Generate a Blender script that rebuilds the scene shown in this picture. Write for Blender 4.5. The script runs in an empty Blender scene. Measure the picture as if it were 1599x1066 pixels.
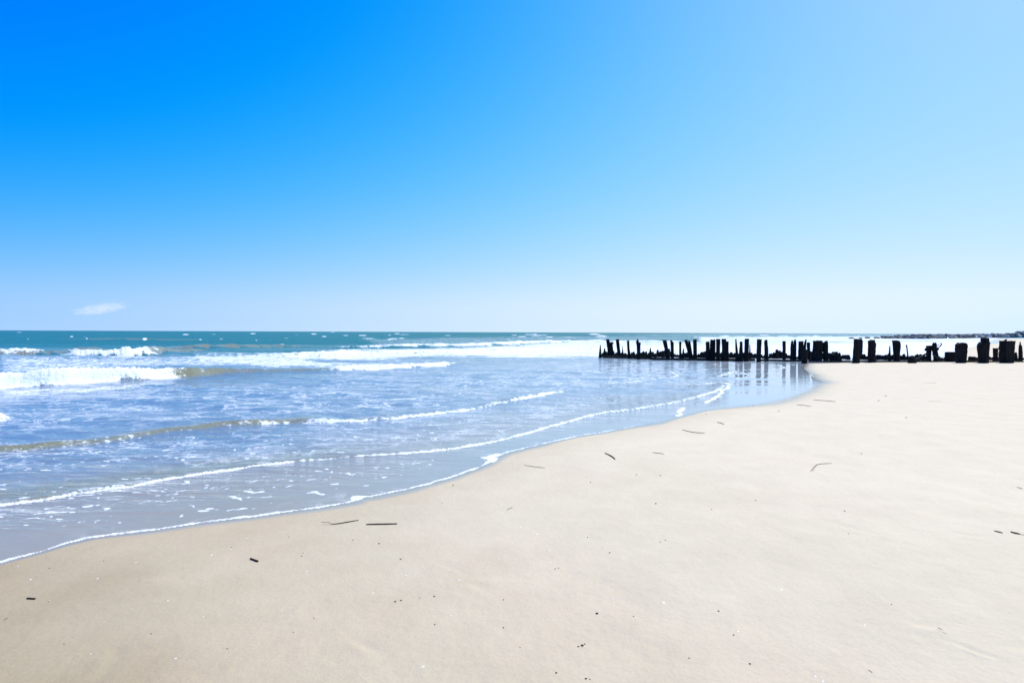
import bpy, math, random
import numpy as np
from mathutils import Matrix, Vector

# ------------------------------------------------------------------ camera
scene = bpy.context.scene
COL = scene.collection
F = 888.33          # focal length in pixels of the 1599 px wide photograph
CAM_H = 1.6
PITCH = math.radians(0.93)
ROLL = math.radians(0.215)
fwd = Vector((0, math.cos(PITCH), -math.sin(PITCH)))
up0 = Vector((0, math.sin(PITCH), math.cos(PITCH)))
rt0 = Vector((1, 0, 0))
rt = rt0*math.cos(ROLL) + up0*math.sin(ROLL)
up = up0*math.cos(ROLL) - rt0*math.sin(ROLL)
cd = bpy.data.cameras.new('camera')
cam = bpy.data.objects.new('camera', cd)
COL.objects.link(cam)
cd.sensor_width = 36.0
cd.lens = F*36.0/1599.0
cd.clip_start = 0.05
cd.clip_end = 60000.0
M = Matrix.Identity(4)
for i in range(3):
    M[i][0] = rt[i]; M[i][1] = up[i]; M[i][2] = -fwd[i]
M[2][3] = CAM_H
cam.matrix_world = M
scene.camera = cam

# ------------------------------------------------------------------ sky and sun
SUN_EL, SUN_AZ = math.radians(60), math.radians(52)     # azimuth clockwise from +Y
world = bpy.data.worlds.new("World")
scene.world = world
world.use_nodes = True
wn = world.node_tree
bg = wn.nodes['Background']
bg.inputs['Strength'].default_value = 0.1

def nd(nt, kind, **kw):
    n = nt.nodes.new(kind)
    ins = kw.pop('ins', {})
    for k, v in kw.items():
        setattr(n, k, v)
    for k, v in ins.items():
        if hasattr(v, 'is_output') or isinstance(v, bpy.types.NodeSocket):
            nt.links.new(v, n.inputs[k])
        else:
            n.inputs[k].default_value = v
    return n

def mth(nt, op, a, b=None, c=None, clamp=False):
    n = nt.nodes.new('ShaderNodeMath'); n.operation = op; n.use_clamp = clamp
    for i, v in enumerate((a, b, c)):
        if v is None:
            continue
        if isinstance(v, bpy.types.NodeSocket):
            nt.links.new(v, n.inputs[i])
        else:
            n.inputs[i].default_value = v
    return n.outputs[0]

def sstep(nt, v, lo, hi):
    n = nt.nodes.new('ShaderNodeMapRange'); n.interpolation_type = 'SMOOTHSTEP'
    for i, q in enumerate((v, lo, hi, 0.0, 1.0)):
        if isinstance(q, bpy.types.NodeSocket):
            nt.links.new(q, n.inputs[i])
        else:
            n.inputs[i].default_value = q
    return n.outputs[0]

sky = nd(wn, 'ShaderNodeTexSky', sky_type='NISHITA', sun_disc=False, sun_elevation=SUN_EL,
         sun_rotation=SUN_AZ, dust_density=1.0, air_density=1.0, ozone_density=1.0, altitude=0.0)
tcs = nd(wn, 'ShaderNodeTexCoord')
sps = nd(wn, 'ShaderNodeSeparateXYZ', ins={0: tcs.outputs['Generated']})
zm = mth(wn, 'ADD', mth(wn, 'MULTIPLY', mth(wn, 'MAXIMUM', sps.outputs[2], 0.0), 0.9), 0.07)
cbs = nd(wn, 'ShaderNodeCombineXYZ', ins={0: sps.outputs[0], 1: sps.outputs[1], 2: zm})
wn.links.new(cbs.outputs[0], sky.inputs[0])
sep = nd(wn, 'ShaderNodeSeparateColor', ins={0: sky.outputs[0]})
# colour grade of the physical sky: a deeply saturated blue that pales towards the horizon and the sun side
g_h = mth(wn, 'POWER', mth(wn, 'MULTIPLY', sep.outputs[1], 0.1), 0.45)
gx = mth(wn, 'MINIMUM', mth(wn, 'MAXIMUM', sps.outputs[0], -0.75), 0.75)
gz = mth(wn, 'MINIMUM', mth(wn, 'MAXIMUM', sps.outputs[2], 0.0), 0.5)
hz_ = mth(wn, 'EXPONENT', mth(wn, 'MULTIPLY', mth(wn, 'MULTIPLY', gz, gz), -900.0))
def grade(k, top):
    v = mth(wn, 'ADD', k[0], mth(wn, 'MULTIPLY', g_h, k[1]))
    for c_, q_ in ((k[2], gx), (k[3], gz), (k[4], mth(wn, 'MULTIPLY', gx, gx)), (k[5], mth(wn, 'MULTIPLY', gx, gz)), (k[6], mth(wn, 'MULTIPLY', gz, gz))):
        v = mth(wn, 'ADD', v, mth(wn, 'MULTIPLY', q_, c_))
    v = mth(wn, 'SUBTRACT', v, mth(wn, 'MULTIPLY', hz_, k[7]))
    v = mth(wn, 'MINIMUM', mth(wn, 'MAXIMUM', v, 0.02), top)
    return mth(wn, 'POWER', v, 2.2)
g_out = grade([0.4176, 0.6776, 0.0288, -0.2836, -0.1012, 0.3876, -0.0353, 0.03], 0.975)
r_out = grade([-0.3655, 1.6241, -0.021, -1.0912, -0.2019, 1.1256, 0.8293, 0.085], 0.955)
b_out = mth(wn, 'MAXIMUM', mth(wn, 'MULTIPLY', sep.outputs[2], 0.16), 1.0)
b_out = mth(wn, 'MINIMUM', b_out, 1.1)
comb = nd(wn, 'ShaderNodeCombineColor', ins={0: r_out, 1: g_out, 2: b_out})
# one wisp of cloud low over the sea, placed by direction
tc = nd(wn, 'ShaderNodeTexCoord')
sx = nd(wn, 'ShaderNodeSeparateXYZ', ins={0: tc.outputs['Generated']})
az = mth(wn, 'DIVIDE', sx.outputs[0], sx.outputs[1])
el = mth(wn, 'DIVIDE', sx.outputs[2], sx.outputs[1])
def ray(px, py):
    return fwd + rt*((px-799.5)/F) - up*((py-533.0)/F)
r0 = ray(157, 482)
caz, cel = r0.x/r0.y, r0.z/r0.y
du = mth(wn, 'SUBTRACT', az, caz)
dv = mth(wn, 'SUBTRACT', mth(wn, 'SUBTRACT', el, cel), mth(wn, 'MULTIPLY', du, 0.13))
cvn = nd(wn, 'ShaderNodeCombineXYZ', ins={0: mth(wn, 'MULTIPLY', az, 30.0), 1: mth(wn, 'MULTIPLY', el, 95.0), 2: 0.0})
cn = nd(wn, 'ShaderNodeTexNoise', ins={'Vector': cvn.outputs[0], 'Scale': 2.2, 'Detail': 6.0, 'Roughness': 0.6})
dd = mth(wn, 'ADD', mth(wn, 'POWER', mth(wn, 'ABSOLUTE', mth(wn, 'DIVIDE', du, 0.050)), 2.0),
         mth(wn, 'POWER', mth(wn, 'ABSOLUTE', mth(wn, 'DIVIDE', dv, 0.0105)), 2.0))
cl = mth(wn, 'SUBTRACT', mth(wn, 'ADD', 1.0, mth(wn, 'MULTIPLY', mth(wn, 'SUBTRACT', cn.outputs[0], 0.5), 2.4)), dd)
cl = mth(wn, 'MULTIPLY', sstep(wn, cl, -0.2, 1.3), 0.62)
front = mth(wn, 'GREATER_THAN', sx.outputs[1], 0.0)
cl = mth(wn, 'MULTIPLY', cl, front)
cm = nd(wn, 'ShaderNodeMix', data_type='RGBA', ins={0: cl, 6: comb.outputs[0], 7: (0.80, 0.90, 1.0, 1)})
scl = nd(wn, 'ShaderNodeVectorMath', operation='SCALE', ins={0: cm.outputs[2], 3: 10.0})
wn.links.new(scl.outputs[0], bg.inputs[0])

sl = bpy.data.lights.new('sun', 'SUN')
sl.energy = 4.2
sl.angle = math.radians(0.5)
sl.color = (1.0, 0.955, 0.86)
sun = bpy.data.objects.new('sun', sl)
COL.objects.link(sun)
sdir = Vector((math.sin(SUN_AZ)*math.cos(SUN_EL), math.cos(SUN_AZ)*math.cos(SUN_EL), math.sin(SUN_EL)))
sun.rotation_euler = sdir.to_track_quat('Z', 'Y').to_euler()
sun.location = (0, 0, 40)
scene.view_settings.view_transform = 'Standard'
scene.view_settings.look = 'None'
scene.view_settings.exposure = 0.0
scene.view_settings.gamma = 1.0
scene.view_settings.use_curve_mapping = False
scene.cycles.max_bounces = 6

# ------------------------------------------------------------------ helpers
def P(px, py, z=0.0):
    """point of the plane z seen at a photograph pixel"""
    d = ray(px, py)
    t = (z-CAM_H)/d.z
    return (d.x*t, d.y*t)

def hash2(ix, iy, seed):
    h = (ix.astype(np.int64)*374761393 + iy.astype(np.int64)*668265263 + seed*974634777) & 0xFFFFFFFF
    h = ((h ^ (h >> 13))*1274126177) & 0xFFFFFFFF
    h = (h ^ (h >> 16)) & 0xFFFFFF
    return h/float(0xFFFFFF)

def vnoise(x, y, seed=0):
    ix = np.floor(x); iy = np.floor(y)
    fx = x-ix; fy = y-iy
    fx = fx*fx*fx*(fx*(fx*6-15)+10); fy = fy*fy*fy*(fy*(fy*6-15)+10)
    a = hash2(ix, iy, seed); b = hash2(ix+1, iy, seed)
    c = hash2(ix, iy+1, seed); d = hash2(ix+1, iy+1, seed)
    return (a*(1-fx)+b*fx)*(1-fy)+(c*(1-fx)+d*fx)*fy

def fbm(x, y, oct=4, seed=0, rough=0.5):
    s = 0; a = 1.0; t = 0
    for o in range(oct):
        ca_, sa_ = math.cos(0.6+1.1*o), math.sin(0.6+1.1*o)
        s = s+a*vnoise((x*ca_-y*sa_)*2.03**o+17.3*o, (x*sa_+y*ca_)*2.03**o-9.1*o, seed+o)
        t += a; a *= rough
    return s/t            # 0..1 about 0.5

def sm(x, a, b):
    t = np.clip((x-a)/(b-a), 0, 1)
    return t*t*(3-2*t)

def pdist(X, Y, pts, vals=None):
    """distance to a polyline, signed + to its left (seaward), interpolated values"""
    pts = np.asarray(pts, float)
    best = np.full(X.shape, 1e18); sg = np.ones(X.shape)
    out = None
    if vals is not None:
        vals = np.asarray(vals, float); out = np.zeros(X.shape+(vals.shape[1],))
    for i in range(len(pts)-1):
        ax, ay = pts[i]; bx, by = pts[i+1]
        dx, dy = bx-ax, by-ay
        L = dx*dx+dy*dy+1e-12
        t = np.clip(((X-ax)*dx+(Y-ay)*dy)/L, 0, 1)
        qx = X-(ax+t*dx); qy = Y-(ay+t*dy)
        d2 = qx*qx+qy*qy
        m = d2 < best
        best = np.where(m, d2, best)
        sg = np.where(m, np.sign(dx*(Y-ay)-dy*(X-ax)+1e-15), sg)
        if out is not None:
            v = vals[i]+(vals[i+1]-vals[i])*t[..., None]
            out = np.where(m[..., None], v, out)
    return np.sqrt(best)*sg, out

def inside(X, Y, poly):
    r = np.zeros(X.shape, bool)
    n = len(poly)
    for i in range(n):
        ax, ay = poly[i]; bx, by = poly[(i+1) % n]
        if ay == by:
            continue
        c = ((ay > Y) != (by > Y)) & (X < (bx-ax)*(Y-ay)/(by-ay)+ax)
        r ^= c
    return r

def smooth_line(pts, n=4):
    """Catmull-Rom through rows of numbers"""
    p = np.asarray(pts, float); out = []
    for i in range(len(p)-1):
        p0 = p[max(i-1, 0)]; p1 = p[i]; p2 = p[i+1]; p3 = p[min(i+2, len(p)-1)]
        for k in range(n):
            t = k/n
            out.append(0.5*((2*p1)+(-p0+p2)*t+(2*p0-5*p1+4*p2-p3)*t*t+(-p0+3*p1-3*p2+p3)*t**3))
    out.append(p[-1])
    return np.array(out)

# ------------------------------------------------------------------ shoreline and land
shore_px = [(0, 879), (60, 863), (100, 851), (150, 839), (240, 828), (300, 818), (350, 812), (400, 806), (450, 799), (500, 792),
            (548, 784), (556, 778), (580, 775), (640, 763), (700, 747), (740, 733), (763, 723), (785, 709), (820, 700), (900, 682),
            (940, 676), (980, 668), (1030, 660), (1060, 651), (1100, 641), (1150, 635), (1190, 630), (1230, 621), (1255, 612),
            (1272, 602), (1284, 597), (1270, 592), (1262, 584), (1252, 574), (1256, 567.5)]
shore = [P(*p) for p in shore_px]
lead = [(-3000, -4000), (-200, -250), (-30, -25), (-12, -3.2), (-6.2, 2.1)]
behind = [P(1310, 566), P(1380, 565), P(1450, 563), P(1478, 556), P(1500, 546), P(1535, 538), P(1570, 534), (165, 196), (400, 240), (9000, 900)]
shore_all = lead+shore+behind
land_poly = shore_all+[(9000, -4000)]

def land_dist(X, Y):
    d, _ = pdist(X, Y, shore_all)
    d = np.abs(d)
    return np.where(inside(X, Y, land_poly), d, -d)

def sand_z(X, Y, sd=None):
    if sd is None:
        sd = land_dist(X, Y)
    up_ = 0.13*np.tanh(np.maximum(sd, 0)*0.022/0.13)
    dn = -1.6*np.tanh(np.maximum(-sd, 0)*0.03/1.6)
    z = up_+dn
    k = sm(sd, 0.5, 3.0)
    z = z+k*((fbm(X*0.35, Y*0.35, 3, 5)-0.5)*0.012)
    near = sm(-np.hypot(X, Y), -40, -20)
    # scuffs, old footprints and trickle marks
    t = fbm(X*1.7+3, Y*1.7, 3, 9)
    z = z+k*near*(-0.005)*sm(t, 0.60, 0.80)
    z = z+k*near*(fbm(X*5.0, Y*5.0, 4, 21, 0.6)-0.5)*0.009
    if np.size(X) > 100:
        rg0 = np.random.default_rng(8)
        for i in range(150):
            cx, cy = rg0.uniform(-2.5, 9), 2.7+rg0.uniform(0, 1)**1.5*12
            an = rg0.normal(-0.35, 0.5); la, lb = rg0.uniform(.05, .22), rg0.uniform(.02, .05)
            bb = (np.abs(X-cx) < .6) & (np.abs(Y-cy) < .6)
            u = (X[bb]-cx)*math.cos(an)+(Y[bb]-cy)*math.sin(an); v = -(X[bb]-cx)*math.sin(an)+(Y[bb]-cy)*math.cos(an)
            q = (u/la)**2+(v/lb)**2
            z[bb] += k[bb]*rg0.uniform(.002, .007)*(-np.exp(-q)+0.7*np.exp(-((u/la)**2+((v+lb*1.3)/lb)**2)))
    return z

def ground_px(px, py):
    """point on the sand seen at a pixel"""
    z = 0.0
    for _ in range(4):
        x, y = P(px, py, z)
        z = float(sand_z(np.array([x]), np.array([y]))[0])
    return x, y, max(z, -0.02)

def tag(o, label=None, cat=None, group=None, kind=None):
    if label: o['label'] = label
    if cat: o['category'] = cat
    if group: o['group'] = group
    if kind: o['kind'] = kind
    return o

def grid_object(name, X, Y, Z, keep=None, attrs=None, wrap=False, mat=None):
    nr, nc = X.shape
    co = np.stack([X, Y, Z], -1).reshape(-1, 3).astype(np.float32)
    idx = np.arange(nr*nc).reshape(nr, nc)
    if wrap:
        nx = np.roll(idx, -1, axis=1)
        a = idx[:-1]; b = nx[:-1]; c = nx[1:]; d = idx[1:]
    else:
        a = idx[:-1, :-1]; b = idx[:-1, 1:]; c = idx[1:, 1:]; d = idx[1:, :-1]
    quads = np.stack([a, b, c, d], -1).reshape(-1, 4)
    if keep is not None:
        kf = keep.reshape(-1)[quads].any(axis=1)
        quads = quads[kf]
    used = np.zeros(nr*nc, bool); used[quads.reshape(-1)] = True
    remap = np.cumsum(used)-1
    co = co[used]; quads = remap[quads].astype(np.int32)
    me = bpy.data.meshes.new(name)
    me.vertices.add(len(co)); me.vertices.foreach_set('co', co.reshape(-1))
    me.loops.add(quads.size); me.loops.foreach_set('vertex_index', quads.reshape(-1))
    me.polygons.add(len(quads))
    me.polygons.foreach_set('loop_start', np.arange(0, quads.size, 4, dtype=np.int32))
    me.update(calc_edges=True)
    me.polygons.foreach_set('use_smooth', np.ones(len(quads), bool))
    for k, v in (attrs or {}).items():
        at = me.attributes.new(k, 'FLOAT', 'POINT')
        at.data.foreach_set('value', v.reshape(-1)[used].astype(np.float32))
    if mat: me.materials.append(mat)
    me.validate()
    o = bpy.data.objects.new(name, me); COL.objects.link(o)
    return o

def new_mat(name):
    m = bpy.data.materials.new(name); m.use_nodes = True
    nt = m.node_tree
    return m, nt, nt.nodes['Principled BSDF'], nt.nodes['Material Output']

def attr(nt, name):
    return nd(nt, 'ShaderNodeAttribute', attribute_name=name).outputs['Fac']

def mixc(nt, f, a, b):
    n = nd(nt, 'ShaderNodeMix', data_type='RGBA', ins={0: f})
    for i, v in ((6, a), (7, b)):
        if isinstance(v, bpy.types.NodeSocket): nt.links.new(v, n.inputs[i])
        else: n.inputs[i].default_value = tuple(v)+(1,)
    return n.outputs[2]

def noise(nt, vec, scale, detail=4, rough=0.5, **kw):
    return nd(nt, 'ShaderNodeTexNoise', ins={'Vector': vec, 'Scale': scale, 'Detail': detail, 'Roughness': rough}, **kw).outputs[0]

# ------------------------------------------------------------------ sand
def make_sand():
    m, nt, bs, out = new_mat('beach_sand')
    pos = nd(nt, 'ShaderNodeTexCoord').outputs['Object']
    wet = attr(nt, 'wet'); dry = attr(nt, 'dry')
    big = noise(nt, pos, 0.45, 4, 0.55)
    mid = noise(nt, pos, 2.2, 5, 0.6)
    fine = noise(nt, pos, 60, 3, 0.6)
    damp_vignette_c = mixc(nt, sstep(nt, big, 0.35, 0.65), (0.385, 0.298, 0.176), (0.405, 0.296, 0.174))  # damp sand colour, also carries the painted vignette darkening
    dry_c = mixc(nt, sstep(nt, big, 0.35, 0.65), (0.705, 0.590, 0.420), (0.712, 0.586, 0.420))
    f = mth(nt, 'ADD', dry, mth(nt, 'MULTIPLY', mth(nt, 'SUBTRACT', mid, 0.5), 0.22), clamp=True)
    c = mixc(nt, f, damp_vignette_c, dry_c)
    wet_c = (0.36, 0.32, 0.24)
    wn_ = mth(nt, 'ADD', wet, mth(nt, 'MULTIPLY', mth(nt, 'SUBTRACT', mid, 0.5), 0.25), clamp=True)
    wm = mth(nt, 'MULTIPLY', wn_, wet)
    wm = mth(nt, 'POWER', wm, 0.6)
    c = mixc(nt, mth(nt, 'MULTIPLY', wm, 0.75), c, wet_c)
    # mottling and grain
    c2 = nd(nt, 'ShaderNodeMix', data_type='RGBA', blend_type='MULTIPLY', ins={0: 1.0, 6: c})
    gr = nd(nt, 'ShaderNodeMapRange', ins={0: mth(nt, 'ADD', mth(nt, 'MULTIPLY', mid, 0.35), mth(nt, 'MULTIPLY', fine, 0.65)), 1: 0.3, 2: 0.7, 3: 0.95, 4: 1.06})
    gc = nd(nt, 'ShaderNodeCombineColor', ins={0: gr.outputs[0], 1: gr.outputs[0], 2: gr.outputs[0]})
    nt.links.new(gc.outputs[0], c2.inputs[7])
    # coarse dark grains of shell grit
    vo = nd(nt, 'ShaderNodeTexVoronoi', ins={'Vector': pos, 'Scale': 16.0})
    vr = nd(nt, 'ShaderNodeSeparateColor', ins={0: vo.outputs['Color']})
    rad = mth(nt, 'MULTIPLY', sstep(nt, vr.outputs[0], 0.93, 1.0), 0.10)
    spk = mth(nt, 'LESS_THAN', vo.outputs['Distance'], rad)
    gate = sstep(nt, noise(nt, pos, 0.7, 2), 0.45, 0.6)
    spk = mth(nt, 'MULTIPLY', mth(nt, 'MULTIPLY', spk, gate), 0.65)
    c3 = mixc(nt, spk, c2.outputs[2], mixc(nt, mth(nt, 'GREATER_THAN', vr.outputs[1], 0.6), (0.16, 0.12, 0.08), (0.75, 0.70, 0.6)))
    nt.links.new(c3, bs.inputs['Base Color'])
    rgh = mth(nt, 'SUBTRACT', 0.92, mth(nt, 'MULTIPLY', wm, 0.80))
    nt.links.new(rgh, bs.inputs['Roughness'])
    nt.links.new(mth(nt, 'ADD', 0.25, mth(nt, 'MULTIPLY', wm, 0.35)), bs.inputs['Specular IOR Level'])
    bs.inputs['IOR'].default_value = 1.4
    hgt = mth(nt, 'ADD', mth(nt, 'MULTIPLY', noise(nt, pos, 14, 4, 0.6), 0.7), mth(nt, 'MULTIPLY', fine, 0.18))
    bmp = nd(nt, 'ShaderNodeBump', ins={'Height': hgt, 'Distance': 0.012})
    nt.links.new(mth(nt, 'MULTIPLY', mth(nt, 'SUBTRACT', 1.0, wm), 0.8), bmp.inputs['Strength'])
    nt.links.new(bmp.outputs[0], bs.inputs['Normal'])
    # polar sheet: fine towards the beach in front, coarse behind
    t_f = np.linspace(-1.2, 1.2, 760)
    th = np.concatenate([np.arctan(t_f), np.radians(np.linspace(51.5, 309, 110))])
    dys = np.concatenate([[0.06, 0.12, 0.3, 0.7], np.arange(1.2, 60, 1.6), np.arange(60, 640, 1.9), np.linspace(660, 4000, 40), [9000, 60000]])
    r = F*CAM_H/dys
    R, T = np.meshgrid(r, th, indexing='ij')
    # constant y rows in front
    X = R*np.sin(T); Y = R*np.cos(T)
    w = np.clip((np.cos(T)-0.55)/0.1, 0, 1)
    s = 1+(1/np.maximum(np.cos(T), 0.5)-1)*w
    X *= s; Y *= s
    sd = land_dist(X, Y)
    Z = sand_z(X, Y, sd)
    n = fbm(X*0.5, Y*0.5, 3, 33)-0.5
    # the run-up width over which the sand is still shining wet
    pxx = F*X/np.maximum(Y, 0.1)+799.5
    pool = sm(pxx, 1000, 1180)*sm(Y, 11, 14)*(Y < 40)*(Y > 0)
    wid = 0.13+0.6*pool
    wet = 1-sm(sd+n*0.3, 0.0, wid)
    dry = np.interp((X+3.5)*0.5+(np.clip(Y, -5, 60)-3)*0.45+n*0.9, [0.4, 0.8, 1.7, 2.65, 5, 9], [0.0, 0.34, 0.54, 0.74, 0.92, 0.96])  # damp sand, plus lens vignette painted in as darker colour towards near left
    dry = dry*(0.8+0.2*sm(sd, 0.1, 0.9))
    
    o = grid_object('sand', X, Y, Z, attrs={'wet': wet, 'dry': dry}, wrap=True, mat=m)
    tag(o, kind='structure')
make_sand()

# ------------------------------------------------------------------ sea
def make_sea():
    t_f = np.linspace(-0.98, 1.02, 1150)
    t_w = np.arctan(np.concatenate([np.linspace(-4, -1.0, 60), t_f, np.linspace(1.04, 4, 50)]))
    th = np.concatenate([np.radians(np.linspace(-150, -78, 25)), t_w])
    dys = np.concatenate([[0.05, 0.1, 0.2, 0.35, 0.6], np.arange(1.0, 100, 0.62), np.arange(100, 250, 0.95), np.arange(250, 470, 1.4), np.linspace(480, 900, 40)])
    r = F*CAM_H/dys
    R, T = np.meshgrid(r, th, indexing='ij')
    X = R*np.sin(T); Y = R*np.cos(T)
    w = np.clip((np.cos(T)-0.22)/0.05, 0, 1)
    s = 1+(1/np.maximum(np.cos(T), 0.2)-1)*w
    X *= s; Y *= s
    sd = land_dist(X, Y)
    keep = sd < 0.12
    off = -sd
    # photograph pixel row and column of each (flat) sea point: used to lay the traced foam patches on the sea
    Ys = np.maximum(Y, 0.5)
    cx = X; cy = Y*math.cos(PITCH)-(0-CAM_H)*0; 
    dvx = X*rt.x+Y*rt.y-CAM_H*rt.z
    dvu = X*up.x+Y*up.y-CAM_H*up.z
    dvf = np.maximum(X*fwd.x+Y*fwd.y-CAM_H*fwd.z, 0.05)
    U = 799.5+F*dvx/dvf; V = 533-F*dvu/dvf
    infront = (Y > 0.5)
    Z = np.zeros_like(X)
    foam = np.zeros_like(X); lace = np.zeros_like(X); fleck = np.zeros_like(X); turb = np.zeros_like(X)

    # background chop
    damp = sm(off, 0.2, 4.0)
    farfade = 1-sm(R, 60, 140)
    for (a, L, ang, sd_) in ((0.010, 1.3, 78, 1), (0.007, 0.75, 62, 2), (0.005, 0.5, 100, 3), (0.02, 3.4, 84, 4)):
        dx, dy = math.cos(math.radians(ang)), math.sin(math.radians(ang))
        ph = (X*dx+Y*dy)/L*2*math.pi+(fbm(X*0.35/L, Y*0.35/L, 3, 40+sd_)-0.5)*14
        amp = vnoise(X*0.5/L+5, Y*0.5/L, 50+sd_)
        Z += a*damp*farfade*np.sin(ph)*amp*1.6
    sw = sm(off, 12, 35)*(1-sm(R, 120, 260))
    ph = (X*0.12+Y*0.99)/9.5*2*math.pi+(fbm(X*0.03, Y*0.06, 3, 77)-0.5)*9
    Z += 0.07*sw*np.sin(ph)*vnoise(X*0.05, Y*0.1, 78)*1.5

    def wave(pts, front, back, f0=-0.05, f1=0.4, lump=0.0, wob=0.05, wsc=2.0, tfront=1.0, trail=0.0, tl=1.5, pre=None):
        """pts rows: px, py of the foot line, height, foam cover, brown turbid face"""
        q = smooth_line([(p[0], p[1])+tuple(p[2:]) for p in pts], 4)
        line = [P(a, b) for a, b in q[:, :2]]
        if pts[0][0] <= -40:            # the wave runs on past the left picture edge
            p0, p1 = np.array(line[0]), np.array(line[2])
            u_ = (p0-p1)/np.hypot(*(p0-p1))
            more = pre if pre else [tuple(p0+u_*9+np.array([0, -1.5])), tuple(p0+u_*4+np.array([0, -0.4]))]
            line = more+line
            q = np.vstack([q[:1]*np.array([1, 1, 0.3, 0.5, 0.3][:q.shape[1]])]+[q[:1]]*(len(more)-1)+[q])
        la = np.array(line)
        far = max(back*4+front, trail*3, 1.5)
        bb = (X > la[:, 0].min()-far) & (X < la[:, 0].max()+far) & (Y > la[:, 1].min()-far) & (Y < la[:, 1].max()+far)
        xs, ys = X[bb], Y[bb]
        wn2 = (fbm(xs*wsc, ys*wsc, 4, 91)-0.5)*2*wob
        d, v = pdist(xs, ys, line, q[:, 2:])
        d = d+wn2
        H, fc_, tb = v[:, 0], np.clip(v[:, 1], 0, 1), np.clip(v[:, 2], 0, 1)
        # taper past the ends of the line
        a0, a1 = la[0], la[-1]
        e0 = (xs-a0[0])*(la[1]-a0)[0]+(ys-a0[1])*(la[1]-a0)[1]
        e1 = (xs-a1[0])*(a1-la[-2])[0]+(ys-a1[1])*(a1-la[-2])[1]
        endm = ((e0 > 0) & (e1 < 0)).astype(float)
        prof = sm(d, 0, front)*np.exp(-np.maximum(d-front, 0)/back)
        H = H*(0.85+0.3*vnoise(xs*1.1, ys*1.1, 93))
        lum = (fbm(xs*5, ys*5, 4, 95, 0.6)-0.5)*2*lump*fc_*sm(d, -0.05, front*0.5)*(1-sm(d, f1*0.7, f1*1.3))
        Z[bb] += endm*(H*prof+lum)
        nn = fbm(xs*wsc*1.5+7, ys*wsc*1.5, 4, 97, 0.6)-0.5
        bw = f1-f0
        d2 = d+nn*bw*0.7
        fcv = np.clip(fc_*(1+nn*0.5), 0, 1)*sm(d2, f0-0.12*bw, f0+0.18*bw)*(1-sm(d2, f1-0.35*bw, f1+0.25*bw))
        foam[bb] = np.maximum(foam[bb], endm*fcv)
        if trail > 0:
            tv = fc_*sm(d, f1*0.5, f1)*np.exp(-np.maximum(d-f1, 0)/trail)*tl
            lace[bb] = np.maximum(lace[bb], endm*np.clip(tv, 0, 1))
        tv = tb*sm(d, -0.05, 0.06)*(1-sm(d, front*tfront, front*tfront*2.2))
        turb[bb] = np.maximum(turb[bb], endm*tv)

    # outer breakers
    wave([(-60, 552, .35, .9, 1), (0, 552, .42, 1, 1), (45, 552, .40, .9, 1), (62, 552, .34, .15, 1), (100, 551, .2, 0, 1), (130, 549, .1, 0, .5)], 1.0, 1.6, 0.25, 2.4, 0.10, 0.3, .6, 1.5)
    wave([(95, 549, .12, .6, 0), (110, 553, .24, 1, .1), (165, 554.5, .5, 1, .1), (200, 554.5, .52, 1, .1), (235, 553.5, .5, .9, .4), (262, 551, .42, .35, 1), (300, 548, .25, 0, 1), (330, 546, .1, 0, .8)], 0.9, 1.6, 0.0, 2.6, 0.12, 0.25, .8, 1.5)
    wave([(90, 547, .1, 0, 1), (125, 547, .26, 0, 1), (170, 546, .2, 0, 1), (200, 545, .0, 0, .5)], 1.6, 1.6, tfront=1.5)
    wave([(280, 545, .0, 0, .6), (320, 544, .30, 0, 1), (360, 543.5, .34, 0, 1), (400, 543, .30, .0, 1), (436, 542, .30, .3, .8), (480, 541, .15, .3, .5), (520, 540, 0, 0, 0)], 1.8, 2.0, -.1, 1.2, .05, .3, .5, 1.4)
    wave([(100, 530, 0, 0, 0), (130, 530, .3, 0, .55), (200, 531, .35, 0, .5), (260, 532, .1, 0, .3)], 3, 5, tfront=2)
    # big inner breaker
    wave([(-80, 612, .38, 1, .3), (0, 605, .42, 1, .3), (80, 601.5, .43, 1, .2), (150, 597.5, .42, 1, .2), (220, 594, .40, 1, .3), (245, 592, .39, .9, .4), (268, 590, .37, .66, .9), (290, 588.5, .35, .42, 1), (315, 587, .30, .3, 1),
          (350, 583.5, .20, .15, 1), (400, 582, .13, .15, .8), (470, 580, .10, .25, .9), (540, 578, .08, .3, .8), (600, 575, .04, 0, .3)], 0.5, 0.9, -0.12, 1.9, 0.06, 0.10, .8, 1.3, 1.2, 1.0)
    # left edge surge
    wave([(-90, 668, .2, 1, 0), (-30, 664, .2, 1, 0), (0, 659, .19, 1, .1), (14, 655, .12, .9, .2), (22, 651, .04, .3, .2), (40, 648, .02, .5, 0), (56, 646.5, .01, .3, 0), (80, 646, 0, 0, 0)], 0.16, 0.3, -0.04, 0.42, 0.03, 0.05, 3, 1.2, .8, .8)
    # middle foam bank
    wave([(505, 578, .02, .2, .6), (535, 577.5, .10, .8, .5), (570, 577, .16, 1, .2), (620, 575.5, .18, 1, .1), (670, 572.5, .16, 1, .1), (705, 569.5, .10, .8, .2), (735, 566.5, .05, .3, .5), (760, 565, 0, 0, 0)], 0.5, 0.7, -0.05, 1.5, 0.06, 0.15, 1.0, 1.4, .8, .8)
    wave([(365, 556, .05, .3, .1), (400, 557.5, .16, .6, .1), (440, 558, .25, 1, .0), (520, 555.5, .25, 1, 0), (600, 552, .24, 1, 0), (680, 551, .22, 1, 0), (760, 550, .2, 1, 0), (850, 548, .2, 1, 0), (960, 546, .18, 1, 0), (1100, 545, .16, .8, 0)], 0.8, 2.4, -0.3, 6, 0.07, 0.5, .5, 1, 4, 1.0)
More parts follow.
